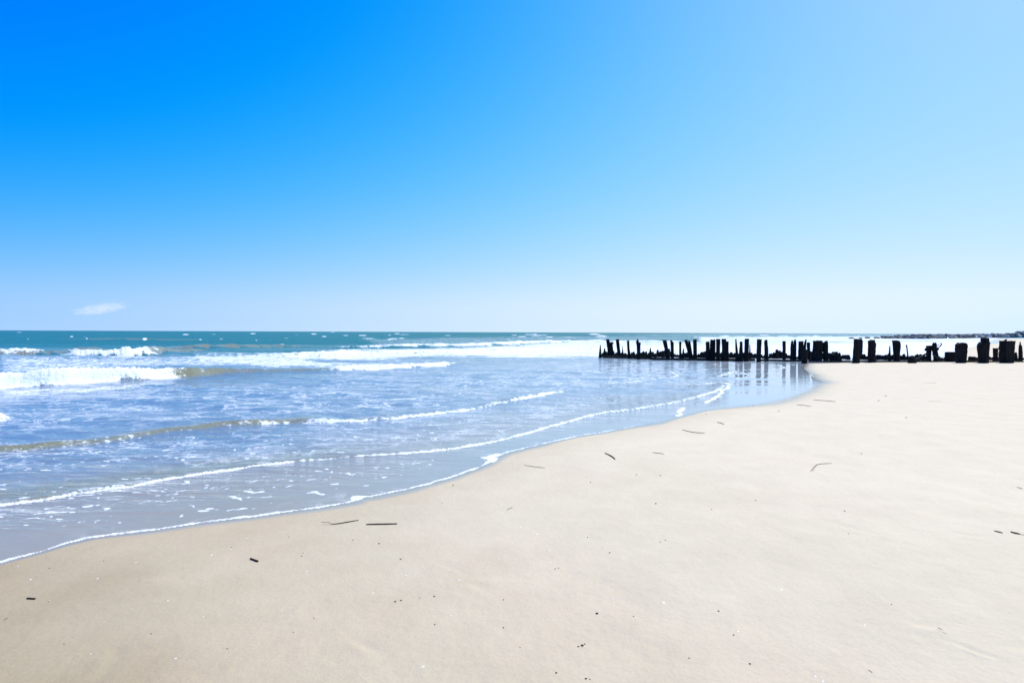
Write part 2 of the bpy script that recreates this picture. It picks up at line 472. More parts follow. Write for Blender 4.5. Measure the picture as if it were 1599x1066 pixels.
    wave([(560, 543.5, .2, .6, .0), (640, 541.5, .3, .9, 0), (760, 539.5, .3, .9, 0), (850, 535, .35, 1, 0), (920, 533.5, .35, 1, 0), (1040, 533, .25, .7, 0), (1110, 532, .1, .5, 0)], 1.5, 3, -0.5, 5, 0.1, 0.8, .3, 1, 5, .8)
    # third line: brown little wave
    wave([(-60, 712, .05, .2, .8), (0, 708, .065, .36, 1), (60, 702, .065, .38, 1), (150, 692, .055, .38, .8), (250, 677, .055, .36, .9), (350, 667, .07, .42, 1), (400, 663, .085, .46, 1), (450, 659, .06, .50, 1),
          (490, 659, .06, .62, .6), (520, 659.5, .05, .74, .5), (580, 657, .05, .8, .4), (640, 652.5, .045, .8, .3), (700, 645, .04, .75, .1), (730, 639.5, .03, .62, .1), (760, 633.5, .03, .58, .1), (790, 627, .04, .7, .3), (820, 623, .06, .95, .3), (855, 617, .05, .8, .1), (885, 609, .02, .3, 0), (905, 604, 0, 0, 0)],
         0.13, 0.28, -0.05, 0.12, 0.010, 0.05, 3, 1.7, .5, .7)
    # second line: foam edged wash
    wave([(-60, 797, .02, .9, .6), (0, 789, .022, .95, .7), (100, 776, .022, .95, .7), (200, 761, .022, .95, .8), (260, 751, .022, .95, .7), (330, 739, .022, .95, .7), (400, 729, .022, .95, .7), (455, 721, .02, .9, .6),
          (480, 718.5, .018, .74, .5), (535, 714, .018, .78, .3), (550, 713, .02, .9, .2), (600, 711, .02, .95, .1), (680, 704.5, .02, .95, .1), (750, 694.5, .02, .95, .1), (800, 683.5, .022, .95, .1), (850, 669.5, .022, .95, .1),
          (900, 655.5, .022, 1, .1), (945, 644.5, .03, 1, .1), (1000, 637.5, .03, 1, .0), (1060, 627.5, .03, 1, .0), (1105, 615, .03, 1, .0), (1122, 609, .02, .9, .0), (1132, 602.5, .01, .7, .0)],
         0.05, 0.35, -0.025, 0.045, 0.005, 0.035, 4, 8.0, .15, .6)
    # thin zig zag foam threads near the timbers
    for pl in ([(1100, 629), (1112, 624), (1122, 618), (1128, 611), (1136, 604), (1128, 602)],
               [(900, 607), (960, 605), (1040, 601), (1100, 598), (1126, 596), (1140, 601)],
               [(950, 598), (1000, 594), (1040, 590.5), (1060, 586.5), (1048, 581)],
               [(1140, 602), (1118, 600), (1105, 598.5), (1110, 593), (1120, 587), (1150, 582), (1170, 585), (1165, 590), (1150, 591)],
               [(1130, 583), (1170, 577.5), (1222, 575.5), (1218, 570.5), (1205, 568)],
               [(1055, 650), (1063, 645), (1062, 640), (1068, 636)],
               [(980, 567), (1090, 568), (1200, 570), (1254, 569)]):
        wave([(a, b, .012, .85, 0) for a, b in pl], 0.05, 0.1, -0.055, 0.06, 0.003, 0.07, 2.2, 2, .1, .4)
    # water's edge
    edge_px = [(a, b) for a, b in shore_px if a <= 1030]
    def ef(x):
        return 0.95 if x < 800 else (0.8 if x < 945 else 0.6)
    wave([(-40, 890, .006, .95, 0)]+[(a, b-1.0, .006, ef(a), 0) for a, b in edge_px], 0.03, 0.10, -0.02, 0.022, 0.003, 0.028, 5, 1, .2, .5, pre=[(-30, -25), (-12, -3.2), (-6.2, 2.1)])
    for blob in ([(548, 781), (556, 780), (566, 778)], [(757, 717), (768, 714), (782, 709)], [(768, 722), (776, 714)]):
        wave([(a, b, .008, 1, 0) for a, b in blob], 0.05, 0.1, -0.05, 0.09, 0.004, 0.03, 6)

    # spread foam patches, traced as outlines of the flat sea
    def patch(poly, dens, which, soft=8.0, ay=2.5):
        pl = [(a, b*ay) for a, b in poly]
        xs = [p[0] for p in pl]; ys = [p[1] for p in pl]
        bb = infront & (U > min(xs)-60) & (U < max(xs)+60) & (V*ay > min(ys)-60) & (V*ay < max(ys)+60)
        u, v = U[bb], V[bb]*ay
        d, _ = pdist(u, v, pl+[pl[0]])
        d = np.where(inside(u, v, pl), np.abs(d), -np.abs(d))
        n = (fbm(X[bb]*0.6, Y[bb]*0.6, 4, 61)-0.5)*soft*1.2
        which[bb] = np.maximum(which[bb], dens*sm(d+n, -soft, soft))
    # white water between the outer breakers and towards the timbers
    patch([(370, 556), (440, 551), (560, 546), (660, 543), (760, 541), (850, 534), (920, 531), (1050, 534), (1120, 535), (1300, 533), (1445, 531), (1560, 529), (1530, 540), (1490, 556), (1300, 562), (940, 559), (820, 559), (700, 556), (560, 563), (430, 561)], 0.76, foam, 12)
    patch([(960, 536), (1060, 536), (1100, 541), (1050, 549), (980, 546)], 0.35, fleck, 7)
    patch([(0, 555), (90, 556), (330, 554), (420, 560), (560, 565), (720, 562), (560, 575), (420, 573), (300, 572), (0, 584)], 0.53, foam, 14)
    patch([(300, 552), (420, 552), (520, 566), (520, 574), (420, 574), (300, 562)], 0.66, foam, 10)
    patch([(560, 529), (700, 526), (870, 524), (1100, 524), (1130, 530), (900, 533), (700, 541), (600, 542)], 0.42, foam, 12, 4)
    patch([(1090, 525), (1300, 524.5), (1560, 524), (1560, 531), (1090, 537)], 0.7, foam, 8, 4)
    patch([(960, 531), (1120, 533), (1300, 533), (1300, 558), (960, 557)], 0.66, foam, 7)
    patch([(900, 524), (1120, 520), (1300, 519.5), (1600, 520), (1600, 525), (1250, 526.5), (1000, 525.5)], 0.42, foam, 9, 4)  # horizon haze and sun glare at the right, painted on as foam
    patch([(0, 606), (180, 600), (290, 592), (230, 603), (130, 612), (0, 624)], 0.55, foam, 10)
    # lace over the shallow wash
    patch([(-900, 620), (60, 612), (400, 598), (900, 562), (1130, 568), (1100, 610), (860, 612), (700, 640), (480, 652), (300, 662), (-900, 700)], 0.75, lace, 25)
    patch([(200, 610), (560, 600), (960, 565), (1120, 570), (1060, 604), (830, 612), (640, 640), (450, 648)], 0.95, lace, 25)
    patch([(-900, 710), (240, 690), (200, 730), (-900, 776)], 0.85, lace, 15)
    patch([(240, 690), (440, 665), (860, 625), (1000, 612), (900, 645), (760, 688), (480, 712), (240, 745)], 0.55, lace, 20)
    patch([(-900, 720), (430, 672), (900, 618), (1090, 606), (930, 640), (760, 690), (400, 722), (-900, 780)], 0.75, fleck, 12)
    patch([(-900, 795), (400, 738), (720, 712), (560, 770), (300, 812), (-900, 872)], 0.85, fleck, 12)
    patch([(560, 730), (1000, 650), (1040, 655), (780, 700), (700, 740)], 0.35, fleck, 8)
    bz = infront & (V < 562) & (V > 525)
    foam[bz] *= np.clip(0.70+0.62*fbm(X[bz]*0.22, Y[bz]*0.4, 4, 303, 0.6), 0, 1)
    # whitecaps far out
    rng = np.random.default_rng(4)
    caps = [(112, 526, 3, .9), (131, 526.5, 4, .4), (226, 531, 4, 1), (290, 522.5, 6, .8), (395, 521, 5, .8), (440, 539, 5, 1), (490, 521.5, 6, .7), (30, 519, 5, .5), (345, 530, 4, .5), (620, 521, 5, .7), (540, 524, 5, .6)]
    for k in range(45):
        cxp = rng.uniform(560, 1320); cyp = 521.5+rng.uniform(0, 1)**1.3*12*(1 if cxp < 800 else .6)
        caps.append((cxp, cyp, rng.uniform(3, 12), rng.uniform(.4, .8)))
    for k in range(10):
        caps.append((rng.uniform(-40, 560), 518.5+rng.uniform(0, 14), rng.uniform(1.5, 5), rng.uniform(.4, .8)))
    for (cxp, cyp, hw, st) in caps:
        bb = infront & (np.abs(U-cxp) < hw*1.6) & (np.abs(V-cyp) < 2.5)
        if not bb.any(): continue
        q = ((U[bb]-cxp)/hw)**2+((V[bb]-cyp)/0.85)**2
        foam[bb] = np.maximum(foam[bb], st*(1-sm(q, 0.4, 1.3)))
        Z[bb] += 0.12*(1-sm(q, 0.2, 1.5))
    # behind and beside the frame the surf simply continues
    side = (1-sm(T, -0.86, -0.78))
    bank = np.exp(-((off-14)/4)**2)+np.exp(-((off-30)/6)**2)
    foam = np.maximum(foam, side*bank*(0.35+0.5*fbm(X*0.2, Y*0.2, 3, 12)))
    lace = np.maximum(lace, side*0.6*(1-sm(off, 10, 20)))
    Z *= sm(off, -0.02, 0.25)*0.85+0.15
    Z += 0.003*sm(off, -.1, .05)
    deep = sm(off, 14, 40)*sm(Y, 24, 44)
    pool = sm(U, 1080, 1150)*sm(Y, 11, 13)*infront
    shallow = np.maximum(1-sm(off, 0.1, 4.5), pool*0.5)
    pale = np.maximum(pool, sm(U, 350, 1000)*0.55)*infront*sm(off, -0.1, 0.1)  # thin film over pale sand, and brighter sky reflection painted into the water colour
    calm = np.maximum(pool*(V > 566), 1-sm(off, 0.0, 1.6))
    far = sm(R, 22, 80)

    m, nt, bs, out = new_mat('sea_water')
    pos = nd(nt, 'ShaderNodeTexCoord').outputs['Object']
    a = {k: attr(nt, k) for k in ('foam', 'lace', 'fleck', 'turb', 'deep', 'shallow', 'calm', 'far', 'pale')}
    big = noise(nt, pos, 0.12, 3)
    body = mixc(nt, a['shallow'], (0.170, 0.235, 0.310), (0.36, 0.305, 0.225))
    body = mixc(nt, mth(nt, 'MULTIPLY', sstep(nt, big, 0.35, 0.7), 0.25), body, (0.17, 0.19, 0.14))
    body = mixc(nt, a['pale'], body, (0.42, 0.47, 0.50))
    teal = mixc(nt, sstep(nt, big, 0.3, 0.7), (0.004, 0.122, 0.124), (0.012, 0.136, 0.128))
    body = mixc(nt, a['deep'], body, teal)
    body = mixc(nt, a['turb'], body, (0.245, 0.235, 0.145))
    nt.links.new(body, bs.inputs['Base Color'])
    bs.inputs['IOR'].default_value = 1.333
    nt.links.new(mth(nt, 'ADD', 0.06, mth(nt, 'MULTIPLY', a['far'], 0.25)), bs.inputs['Roughness'])
    nt.links.new(mth(nt, 'SUBTRACT', 0.5, mth(nt, 'MULTIPLY', a['deep'], 0.38)), bs.inputs['Specular IOR Level'])
    # ripples, longer along the crests
    mp = nd(nt, 'ShaderNodeMapping', ins={0: pos})
    mp.inputs['Rotation'].default_value = (0, 0, math.radians(10))
    mp.inputs['Scale'].default_value = (0.55, 1.5, 1.0)
    r1 = noise(nt, mp.outputs[0], 5.5, 3, 0.5)
    r2 = noise(nt, mp.outputs[0], 1.6, 3, 0.5)
    r3 = noise(nt, mp.outputs[0], 16, 2, 0.5)
    hh = mth(nt, 'ADD', mth(nt, 'ADD', mth(nt, 'MULTIPLY', r1, 0.55), mth(nt, 'MULTIPLY', r2, 1.5)), mth(nt, 'MULTIPLY', r3, 0.16))
    bmp = nd(nt, 'ShaderNodeBump', ins={'Height': hh, 'Distance': 0.055})
    nt.links.new(mth(nt, 'SUBTRACT', 1.0, mth(nt, 'MULTIPLY', a['calm'], 0.93)), bmp.inputs['Strength'])
    nt.links.new(bmp.outputs[0], bs.inputs['Normal'])
    # foam
    n1 = noise(nt, pos, 2.3, 7, 0.68)
    n1b = noise(nt, pos, 13.0, 4, 0.6)
    n1 = mth(nt, 'ADD', mth(nt, 'MULTIPLY', n1, 0.6), mth(nt, 'MULTIPLY', n1b, 0.4))
    n1s = nd(nt, 'ShaderNodeMapRange', ins={0: n1, 1: 0.34, 2: 0.66, 3: 0.0, 4: 1.0}).outputs[0]
    mpf = nd(nt, 'ShaderNodeMapping', ins={0: pos})
    mpf.inputs['Rotation'].default_value = (0, 0, math.radians(8))
    mpf.inputs['Scale'].default_value = (0.7, 1.25, 1.0)
    thr = mth(nt, 'SUBTRACT', 1.0, a['foam'])
    solid = sstep(nt, mth(nt, 'SUBTRACT', n1s, thr), -0.10, 0.22)
    solid = mth(nt, 'MULTIPLY', solid, sstep(nt, a['foam'], 0.02, 0.12))
    dist = nd(nt, 'ShaderNodeTexNoise', ins={'Vector': pos, 'Scale': 1.5, 'Detail': 4.0, 'Roughness': 0.6})
    dv_ = nd(nt, 'ShaderNodeVectorMath', operation='SCALE', ins={0: dist.outputs['Color'], 3: 0.9})
    wp = nd(nt, 'ShaderNodeVectorMath', operation='ADD', ins={0: mpf.outputs[0], 1: dv_.outputs[0]})
    ve = nd(nt, 'ShaderNodeTexVoronoi', feature='DISTANCE_TO_EDGE', ins={'Vector': wp.outputs[0], 'Scale': 1.5})
    ve2 = nd(nt, 'ShaderNodeTexVoronoi', feature='DISTANCE_TO_EDGE', ins={'Vector': wp.outputs[0], 'Scale': 4.2})
    g1 = sstep(nt, noise(nt, mpf.outputs[0], 0.9, 3, 0.6), 0.40, 0.62)
    g2 = sstep(nt, noise(nt, mpf.outputs[0], 1.7, 3, 0.6), 0.44, 0.66)
    l1 = mth(nt, 'MULTIPLY', mth(nt, 'SUBTRACT', 1.0, sstep(nt, ve.outputs[0], 0.0, 0.075)), g1)
    l2 = mth(nt, 'MULTIPLY', mth(nt, 'SUBTRACT', 1.0, sstep(nt, ve2.outputs[0], 0.0, 0.13)), g2)
    lc = mth(nt, 'MULTIPLY', mth(nt, 'MULTIPLY', mth(nt, 'MAXIMUM', l1, l2), a['lace']), 0.8)
    vf = nd(nt, 'ShaderNodeTexVoronoi', ins={'Vector': wp.outputs[0], 'Scale': 8.5})
    vfc = nd(nt, 'ShaderNodeSeparateColor', ins={0: vf.outputs['Color']})
    rad = mth(nt, 'MULTIPLY', mth(nt, 'MULTIPLY', sstep(nt, vfc.outputs[0], 0.15, 0.9), 0.40), a['fleck'])
    fl = mth(nt, 'MULTIPLY', sstep(nt, mth(nt, 'SUBTRACT', rad, vf.outputs['Distance']), -0.02, 0.05), sstep(nt, a['fleck'], .02, .1))
    fl = mth(nt, 'MULTIPLY', fl, mth(nt, 'MULTIPLY', sstep(nt, noise(nt, pos, 1.6, 3, .6), 0.36, 0.48), 0.92))
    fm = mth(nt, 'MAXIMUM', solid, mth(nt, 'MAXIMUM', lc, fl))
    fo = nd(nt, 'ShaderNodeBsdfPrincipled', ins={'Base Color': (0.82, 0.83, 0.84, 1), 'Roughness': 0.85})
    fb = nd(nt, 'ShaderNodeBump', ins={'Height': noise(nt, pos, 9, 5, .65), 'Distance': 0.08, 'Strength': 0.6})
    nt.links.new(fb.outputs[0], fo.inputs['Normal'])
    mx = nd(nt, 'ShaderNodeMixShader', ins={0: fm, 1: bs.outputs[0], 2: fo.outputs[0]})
    nt.links.new(mx.outputs[0], out.inputs[0])
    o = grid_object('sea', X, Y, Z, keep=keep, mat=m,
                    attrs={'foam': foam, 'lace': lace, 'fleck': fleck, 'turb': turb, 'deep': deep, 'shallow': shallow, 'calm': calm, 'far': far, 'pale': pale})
    tag(o, kind='structure')
make_sea()

# ------------------------------------------------------------------ timber
def wood_mat(name, c0, c1):
    m, nt, bs, out = new_mat(name)
    pos = nd(nt, 'ShaderNodeTexCoord').outputs['Object']
    mp = nd(nt, 'ShaderNodeMapping', ins={0: pos}); mp.inputs['Scale'].default_value = (9, 9, 1.2)
    n = noise(nt, mp.outputs[0], 2.2, 6, 0.65)
    nt.links.new(mixc(nt, sstep(nt, n, 0.35, 0.7), c0, c1), bs.inputs['Base Color'])
    bs.inputs['Roughness'].default_value = 0.85
    bs.inputs['Specular IOR Level'].default_value = 0.15
    b = nd(nt, 'ShaderNodeBump', ins={'Height': n, 'Distance': 0.03, 'Strength': 0.8})
    nt.links.new(b.outputs[0], bs.inputs['Normal'])
    return m
WOOD = wood_mat('tarred_wood', (0.004, 0.004, 0.005), (0.016, 0.015, 0.016))
WOOD_GREEN = wood_mat('weedy_wood', (0.006, 0.008, 0.006), (0.022, 0.026, 0.018))
BEAM = wood_mat('weathered_beam_wood', (0.008, 0.008, 0.008), (0.06, 0.056, 0.05))

def mesh_obj(name, verts, faces, mat, loc, parent=None, smooth=False):
    me = bpy.data.meshes.new(name)
    me.from_pydata([tuple(v) for v in verts], [], faces)
    if smooth:
        me.polygons.foreach_set('use_smooth', np.ones(len(me.polygons), bool))
    me.materials.append(mat)
    me.validate(); me.update()
    o = bpy.data.objects.new(name, me); COL.objects.link(o)
    o.location = loc
    if parent: o.parent = parent
    return o

def post_mesh(name, prof, ybase, mat, seed, depth=None, teeth=0.10, sides=14, flat=0.8):
    """prof: rows (py, x_left, x_right) from base to top, in photograph pixels; the post stands upright where its foot meets the ground"""
    rng = random.Random(seed)
    prof = sorted(prof, key=lambda r: -r[0])
    xb = (prof[0][1]+prof[0][2])/2
    if ybase is None: ybase = prof[0][0]
    bx, by = P(xb, ybase)
    dep = by*math.cos(PITCH)+CAM_H*math.sin(PITCH)
    k = dep/F                                   # metres per pixel at that depth
    o0 = Vector((bx, by, 0.0))
    def pt(px, py):                              # point in the upright plane through the foot
        d = ray(px, py); t = by/d.y
        return d.x*t-bx, CAM_H+d.z*t
    rings = []
    rows = [(prof[0][0]+12, prof[0][1], prof[0][2])]+prof
    # subdivide rows for rough sides
    dense = []
    for i in range(len(rows)-1):
        n = max(1, int(abs(rows[i][0]-rows[i+1][0])/3.5))
        for j in range(n):
            t = j/n
            dense.append(tuple(rows[i][q]+(rows[i+1][q]-rows[i][q])*t for q in range(3)))
    dense.append(rows[-1])
    verts = []; faces = []
    ph = rng.uniform(0, 6)
    sc_ = [rng.uniform(0.86, 1.08) for _ in range(sides)]
    for ri, (py, xl, xr) in enumerate(dense):
        l, z = pt(xl, py); r, _ = pt(xr, py)
        c = (l+r)/2; hw = (r-l)/2
        top = ri == len(dense)-1
        for s in range(sides):
            a = 2*math.pi*s/sides
            rr = 1.0 if abs(math.cos(a)) > 0.85 else sc_[s]
            rr *= 1+rng.uniform(-0.05, 0.05)
            hd = (depth/2 if depth else hw*flat)
            hd = max(hd, 0.03)
            # squarish section
            ca, sa = math.cos(a), math.sin(a)
            sq = 1.0/max(abs(ca), abs(sa))**0.45
            zz = z+(rng.uniform(-teeth, teeth*0.5) if top else rng.uniform(-0.015, 0.015))
            verts.append((c+hw*ca*sq*rr*0.93, hd*sa*sq*rr, zz))
        if ri:
            b0 = (ri-1)*sides; b1 = ri*sides
            for s in range(sides):
                s2 = (s+1) % sides
                faces.append((b0+s, b0+s2, b1+s2, b1+s))
    n = len(verts)
    lst = verts[-sides:]
    verts.append((sum(v[0] for v in lst)/sides, 0, sum(v[2] for v in lst)/sides-0.04))
    for s in range(sides):
        faces.append((n-sides+s, n-sides+(s+1) % sides, n))
    return mesh_obj(name, verts, faces, mat, o0)

POSTS = []   # for naming the neighbours
def post(label, prof, ybase=None, mat=None, name='groyne_post', cat='wooden post', group='standing posts of the old timber groyne', teeth=0.07, **kw):
    o = post_mesh(name, prof, ybase, mat or WOOD, len(POSTS)*7+3, teeth=teeth, **kw)
    tag(o, label, cat, group)
    POSTS.append(((prof[0][1]+prof[0][2])/2, label))
    return o
W = 'timber groyne'
post('low pointed black stump at the seaward tip of the timber groyne', [(558.5, 934.3, 940.2), (550, 935.3, 939.2), (543, 936.2, 938.6), (537.2, 936.8, 937.6)], mat=WOOD_GREEN, teeth=.02)
post('short sharp stump just right of the pointed one at the seaward tip', [(558.5, 941, 949), (550, 942, 947), (547, 942.6, 945.5), (543.5, 943.4, 944.6)], mat=WOOD_GREEN, teeth=.02)
post('tall square-topped post leaning seaward, first tall one from the seaward tip', [(558.5, 949, 956), (545, 948.2, 954.5), (529.8, 946, 951.8)])
post('knobbly post leaning against the first tall post', [(558.5, 953, 959.5), (545, 952.5, 957.8), (537, 952, 956.8), (536.4, 952, 958.3), (534.8, 951.8, 958), (534.5, 952.5, 956)])
post('tall narrow post leaning left, next after the knobbly post', [(558.8, 965, 970.5), (545, 963, 968.5), (529.8, 961.3, 966.7)])
post('thin needle-like splinter post between two tall narrow posts', [(559, 970.5, 975), (551, 971, 973.8), (545, 971.6, 973), (540, 972, 972.6)], teeth=.01)
post('tall post widening to its foot, right of the needle-like splinter', [(560, 980, 986), (550, 979.8, 984.5), (545, 979.3, 983.3), (531.5, 978.8, 982.8)], teeth=.04)
post('tall post with a nicked, flared top standing alone left of the low triangular stump', [(561, 994, 1001), (553, 994.5, 1000), (540, 994, 1000.3), (535, 993, 1001), (534, 993, 997.5), (530, 994.3, 997.3)])
post('low triangular stump with a point leaning right, in the seaward half of the groyne', [(561, 1012, 1018.5), (554, 1012.5, 1018), (548, 1014, 1017), (542.8, 1015, 1016.3)], mat=WOOD_GREEN, teeth=.02)
post('broad tall post leaning strongly left, right of the long gap in the seaward half', [(562, 1040, 1047), (545, 1037.5, 1043.5), (530.6, 1034, 1041)])
post('tall post with a notch cut in its top, right of the broad leaning post', [(562, 1047.5, 1053), (548, 1047.3, 1052.3), (536, 1046.8, 1052.3), (534.5, 1046.6, 1051.9), (530.8, 1046.6, 1048.8)], teeth=.02)
post('thin straight post a little shorter than its neighbours, between the notched and the slanting post', [(562, 1060.5, 1064.5), (545, 1060.4, 1064), (533, 1060.3, 1064)], teeth=.03)
post('short spike of wood left of the strongly slanting post', [(562, 1064, 1069), (552, 1065, 1068.7), (544, 1066.7, 1068)], teeth=.02)
post('strongly slanting tall post whose top tips seaward, the most tilted of the row', [(562, 1076, 1081.5), (546, 1072.5, 1078), (530.7, 1068.4, 1073.4)])
post('slim post crossing the right side of the slanting post', [(562, 1079, 1083), (545, 1076.6, 1080), (532, 1074.3, 1077.8)], teeth=.04)
post('upright square post directly right of the slanting pair', [(562.5, 1082.5, 1088.8), (545, 1082.3, 1088.4), (529.8, 1082.2, 1088)], teeth=.03)
post('slightly lower square post at the left of the dense dark cluster', [(563, 1102, 1109), (545, 1102, 1108.3), (533, 1102, 1108)], teeth=.03)
post('wide flat-topped post in the dense cluster, left of the free-standing narrow one', [(563, 1108, 1117.2), (545, 1108.3, 1117), (531, 1109, 1117), (529.8, 1109.6, 1117)], teeth=.04)
post('narrow post between two light gaps in the dense cluster', [(563.5, 1118, 1124), (545, 1118.2, 1124.4), (529.2, 1118, 1125)], teeth=.03)
post('wide tall post right of the two light gaps in the dense cluster', [(563.5, 1126.5, 1134.5), (545, 1127.3, 1134), (529, 1126.6, 1134)], teeth=.03)
post('shoulder-high post leaning on the right end of the dense cluster', [(563.5, 1133, 1138), (545, 1133.2, 1137.8), (532.7, 1132.8, 1137.7)], teeth=.03)
post('thin curved post with a tall pointed tip, right of the dense cluster', [(564, 1148, 1154), (550, 1148.3, 1152.6), (538, 1148, 1151), (529, 1148.2, 1150)], teeth=.03)
post('medium post with level top touching the thin curved post', [(564, 1153, 1160), (548, 1154, 1159.8), (540, 1155, 1159.6), (533, 1155.2, 1159.3)], teeth=.02)
post('tall thick upright post, left of the pair reflected in the shallow pool', [(564, 1162, 1169.2), (545, 1162.3, 1169.3), (528.8, 1162.8, 1169.7)], teeth=.03)
post('thin spike rising from the rubble right of the thick upright post', [(563, 1169, 1173), (546, 1170, 1172), (538, 1170.5, 1171.3)], teeth=.01)
post('tall thick post leaning slightly right, left one of the reflected pair', [(565, 1181, 1188.2), (545, 1181.5, 1188.6), (529.2, 1182, 1189.5)], teeth=.03)
post('tall post with a narrowed rounded top, right one of the reflected pair', [(564, 1193.5, 1200.3), (545, 1193.6, 1199.7), (534, 1193.3, 1198.6), (530, 1194.4, 1198.2)], teeth=.04)
post('lone slim square post standing between rubble heaps above the still pool', [(564, 1221.8, 1227.3), (548, 1222, 1227), (532.4, 1221.8, 1226.8)], teeth=.02)
post('left half of the forked double post with a deep V at its top', [(564, 1234, 1239.5), (545, 1234.2, 1239), (538, 1234.5, 1238.8), (531, 1236, 1238.4)], teeth=.04)
post('right half of the forked double post, the taller tine', [(564, 1238, 1243.2), (545, 1238.6, 1243.6), (534, 1239.2, 1243.5), (529.7, 1240.5, 1242.6)], teeth=.04)
post('square-shouldered post left of the slanting stick over the water edge', [(564, 1246, 1255), (545, 1246.5, 1254.8), (532.5, 1247, 1254.6)], teeth=.04)
post('slanting forked stick of timber pointing up right between two posts', [(563, 1253, 1258), (545, 1254, 1258.6), (536, 1255.5, 1259), (529.6, 1258, 1259.6)], teeth=.02)
post('slim post with a light gap under it, right of the slanting stick', [(563, 1262, 1266), (549, 1261, 1265.3), (543, 1259.8, 1265), (534.5, 1259.5, 1265)], teeth=.04)
post('stout foreground foot post standing at the water edge corner', [(567.3, 1251.5, 1260.5), (560, 1252.5, 1261), (549, 1253, 1262), (545, 1255, 1261)], teeth=.05)
post('very wide slab post, widest before the round pile of rubble', [(564.5, 1266, 1284), (552, 1267, 1284), (545, 1269, 1284), (532.2, 1269.5, 1284.3), (531.8, 1271, 1284)], depth=.35, teeth=.05)
post('post with slanting top joined to the right side of the very wide slab', [(564.5, 1285.5, 1294), (552, 1285.3, 1293.3), (545, 1283.8, 1293), (536, 1284, 1292.8), (534, 1286, 1292.8), (531.7, 1289.8, 1292)], teeth=.03)
post('broad foreground post on the sand, tallest left of the pale gap', [(567.3, 1331.5, 1341), (560, 1331.8, 1342), (549, 1332.4, 1346.3), (533, 1333.5, 1347), (531.7, 1333.6, 1346.5), (528.8, 1334.5, 1345)], depth=.36, teeth=.03)
post('broad post with a stepped right shoulder, second from the pale gap', [(566.2, 1356, 1368), (552, 1355.6, 1366.5), (537, 1355.6, 1367.6), (533, 1355.4, 1366), (532.2, 1355.5, 1365.5), (530.2, 1361, 1365)], depth=.36, teeth=.02)
post('thin stick-like post left of the heart-topped post', [(564, 1386.5, 1392), (555, 1387.3, 1391), (548, 1388, 1390.5), (540, 1388.7, 1390.2)], teeth=.02)
post('heart-topped thick post tapering to its foot', [(564, 1395.3, 1405), (553, 1395.4, 1405.2), (540, 1394.2, 1406.2), (535, 1393.6, 1406), (532.5, 1393.3, 1404), (531, 1394, 1399)], depth=.3, teeth=.03)
post('thin leaning rod with a small knob, right of the heart-topped post', [(562, 1417, 1419.6), (550, 1416, 1418), (541, 1415, 1416.9), (539.5, 1414.2, 1416.8), (538.2, 1414.8, 1416.2)], teeth=.01)
post('rounded foreground mound of wood at the foot of the thin leaning rod', [(568, 1418, 1430), (562, 1417.5, 1431), (557, 1419, 1429), (555.3, 1421, 1426)], teeth=.04, name='wood_stump', cat='wood stump')
post('block-like left leg of the tangled plank frame', [(565.5, 1446, 1453), (552, 1446.5, 1454), (540, 1446.3, 1455), (539.8, 1447, 1454)], teeth=.03, depth=.2)
post('right leg of the tangled plank frame, topped by a round knob', [(565.8, 1459, 1468), (553, 1457, 1465), (545, 1455, 1463), (537, 1456, 1462.5), (534.8, 1457.5, 1461)], teeth=.03, depth=.2)
post('low square box-shaped stump left of the round-topped thick post', [(566, 1475.5, 1493), (555, 1476.3, 1493), (549.3, 1476.6, 1492.6)], depth=.45, teeth=.03, name='wood_stump', cat='wood stump')
post('thick round-topped foreground post right of the box-shaped stump', [(568.2, 1494, 1506), (560, 1493, 1507), (545, 1492.2, 1508.6), (538, 1492.4, 1508.8), (535.8, 1496, 1506.5), (534.8, 1498, 1504)], depth=.45, teeth=.02)
post('low heap-like stump between the round-topped and the bottle-shaped post', [(566.5, 1511.5, 1526), (560, 1512.5, 1525), (557, 1514, 1522), (556.3, 1515, 1519)], depth=.3, teeth=.03, name='wood_stump', cat='wood stump')
post('bottle-shaped thick post with narrow neck, tallest on the landward side', [(568.8, 1529, 1542), (558, 1528.5, 1543), (548, 1527.5, 1543.3), (538, 1526.6, 1544.5), (536.5, 1528.5, 1544.5), (534.2, 1531, 1544.3), (533.8, 1533.6, 1542), (529, 1534.3, 1541.8), (527.6, 1535.2, 1541)], depth=.42, teeth=.01)
post('short narrow post left of the widest landward block', [(566.5, 1549.5, 1559), (557, 1551, 1557.5), (543.5, 1550.5, 1557.7)], teeth=.02)
post('widest landward block of timber with a small horn on top', [(568.8, 1564, 1581), (555, 1562, 1582.5), (540, 1562.2, 1583), (532.3, 1562.5, 1584.5), (531.9, 1563, 1584)], depth=.5, teeth=.02)
post('small slanting horn of wood on top of the widest landward block', [(533.5, 1566, 1571), (531, 1568.4, 1572.2), (529.3, 1570.5, 1572.6)], ybase=568.3, teeth=.01, name='wood_splinter', cat='wood splinter')
post('pointed narrow post closest to the right picture edge', [(567, 1590.5, 1597), (550, 1591, 1596.4), (540, 1591.3, 1595.6), (538, 1592, 1594), (533.5, 1592.6, 1593.4)], teeth=.02)
post('low stub between the widest landward block and the last pointed post', [(567, 1583, 1590), (555, 1583.5, 1588.5), (550, 1585, 1587.5)], teeth=.03, name='wood_stub', cat='wood stub')

STOP = set('a an the of on in at to with and by left right right: next after beside between directly its than from whose near over under first second joined touching standing standing: leaning pointing closest a: is rising crossing taller little: slightly lone'.split())-{'leaning'}
def brief(s, n=8):
    w = s.replace(',', '').split()[:n]
    while w[-1] in STOP: w.pop()
    return ' '.join(w)

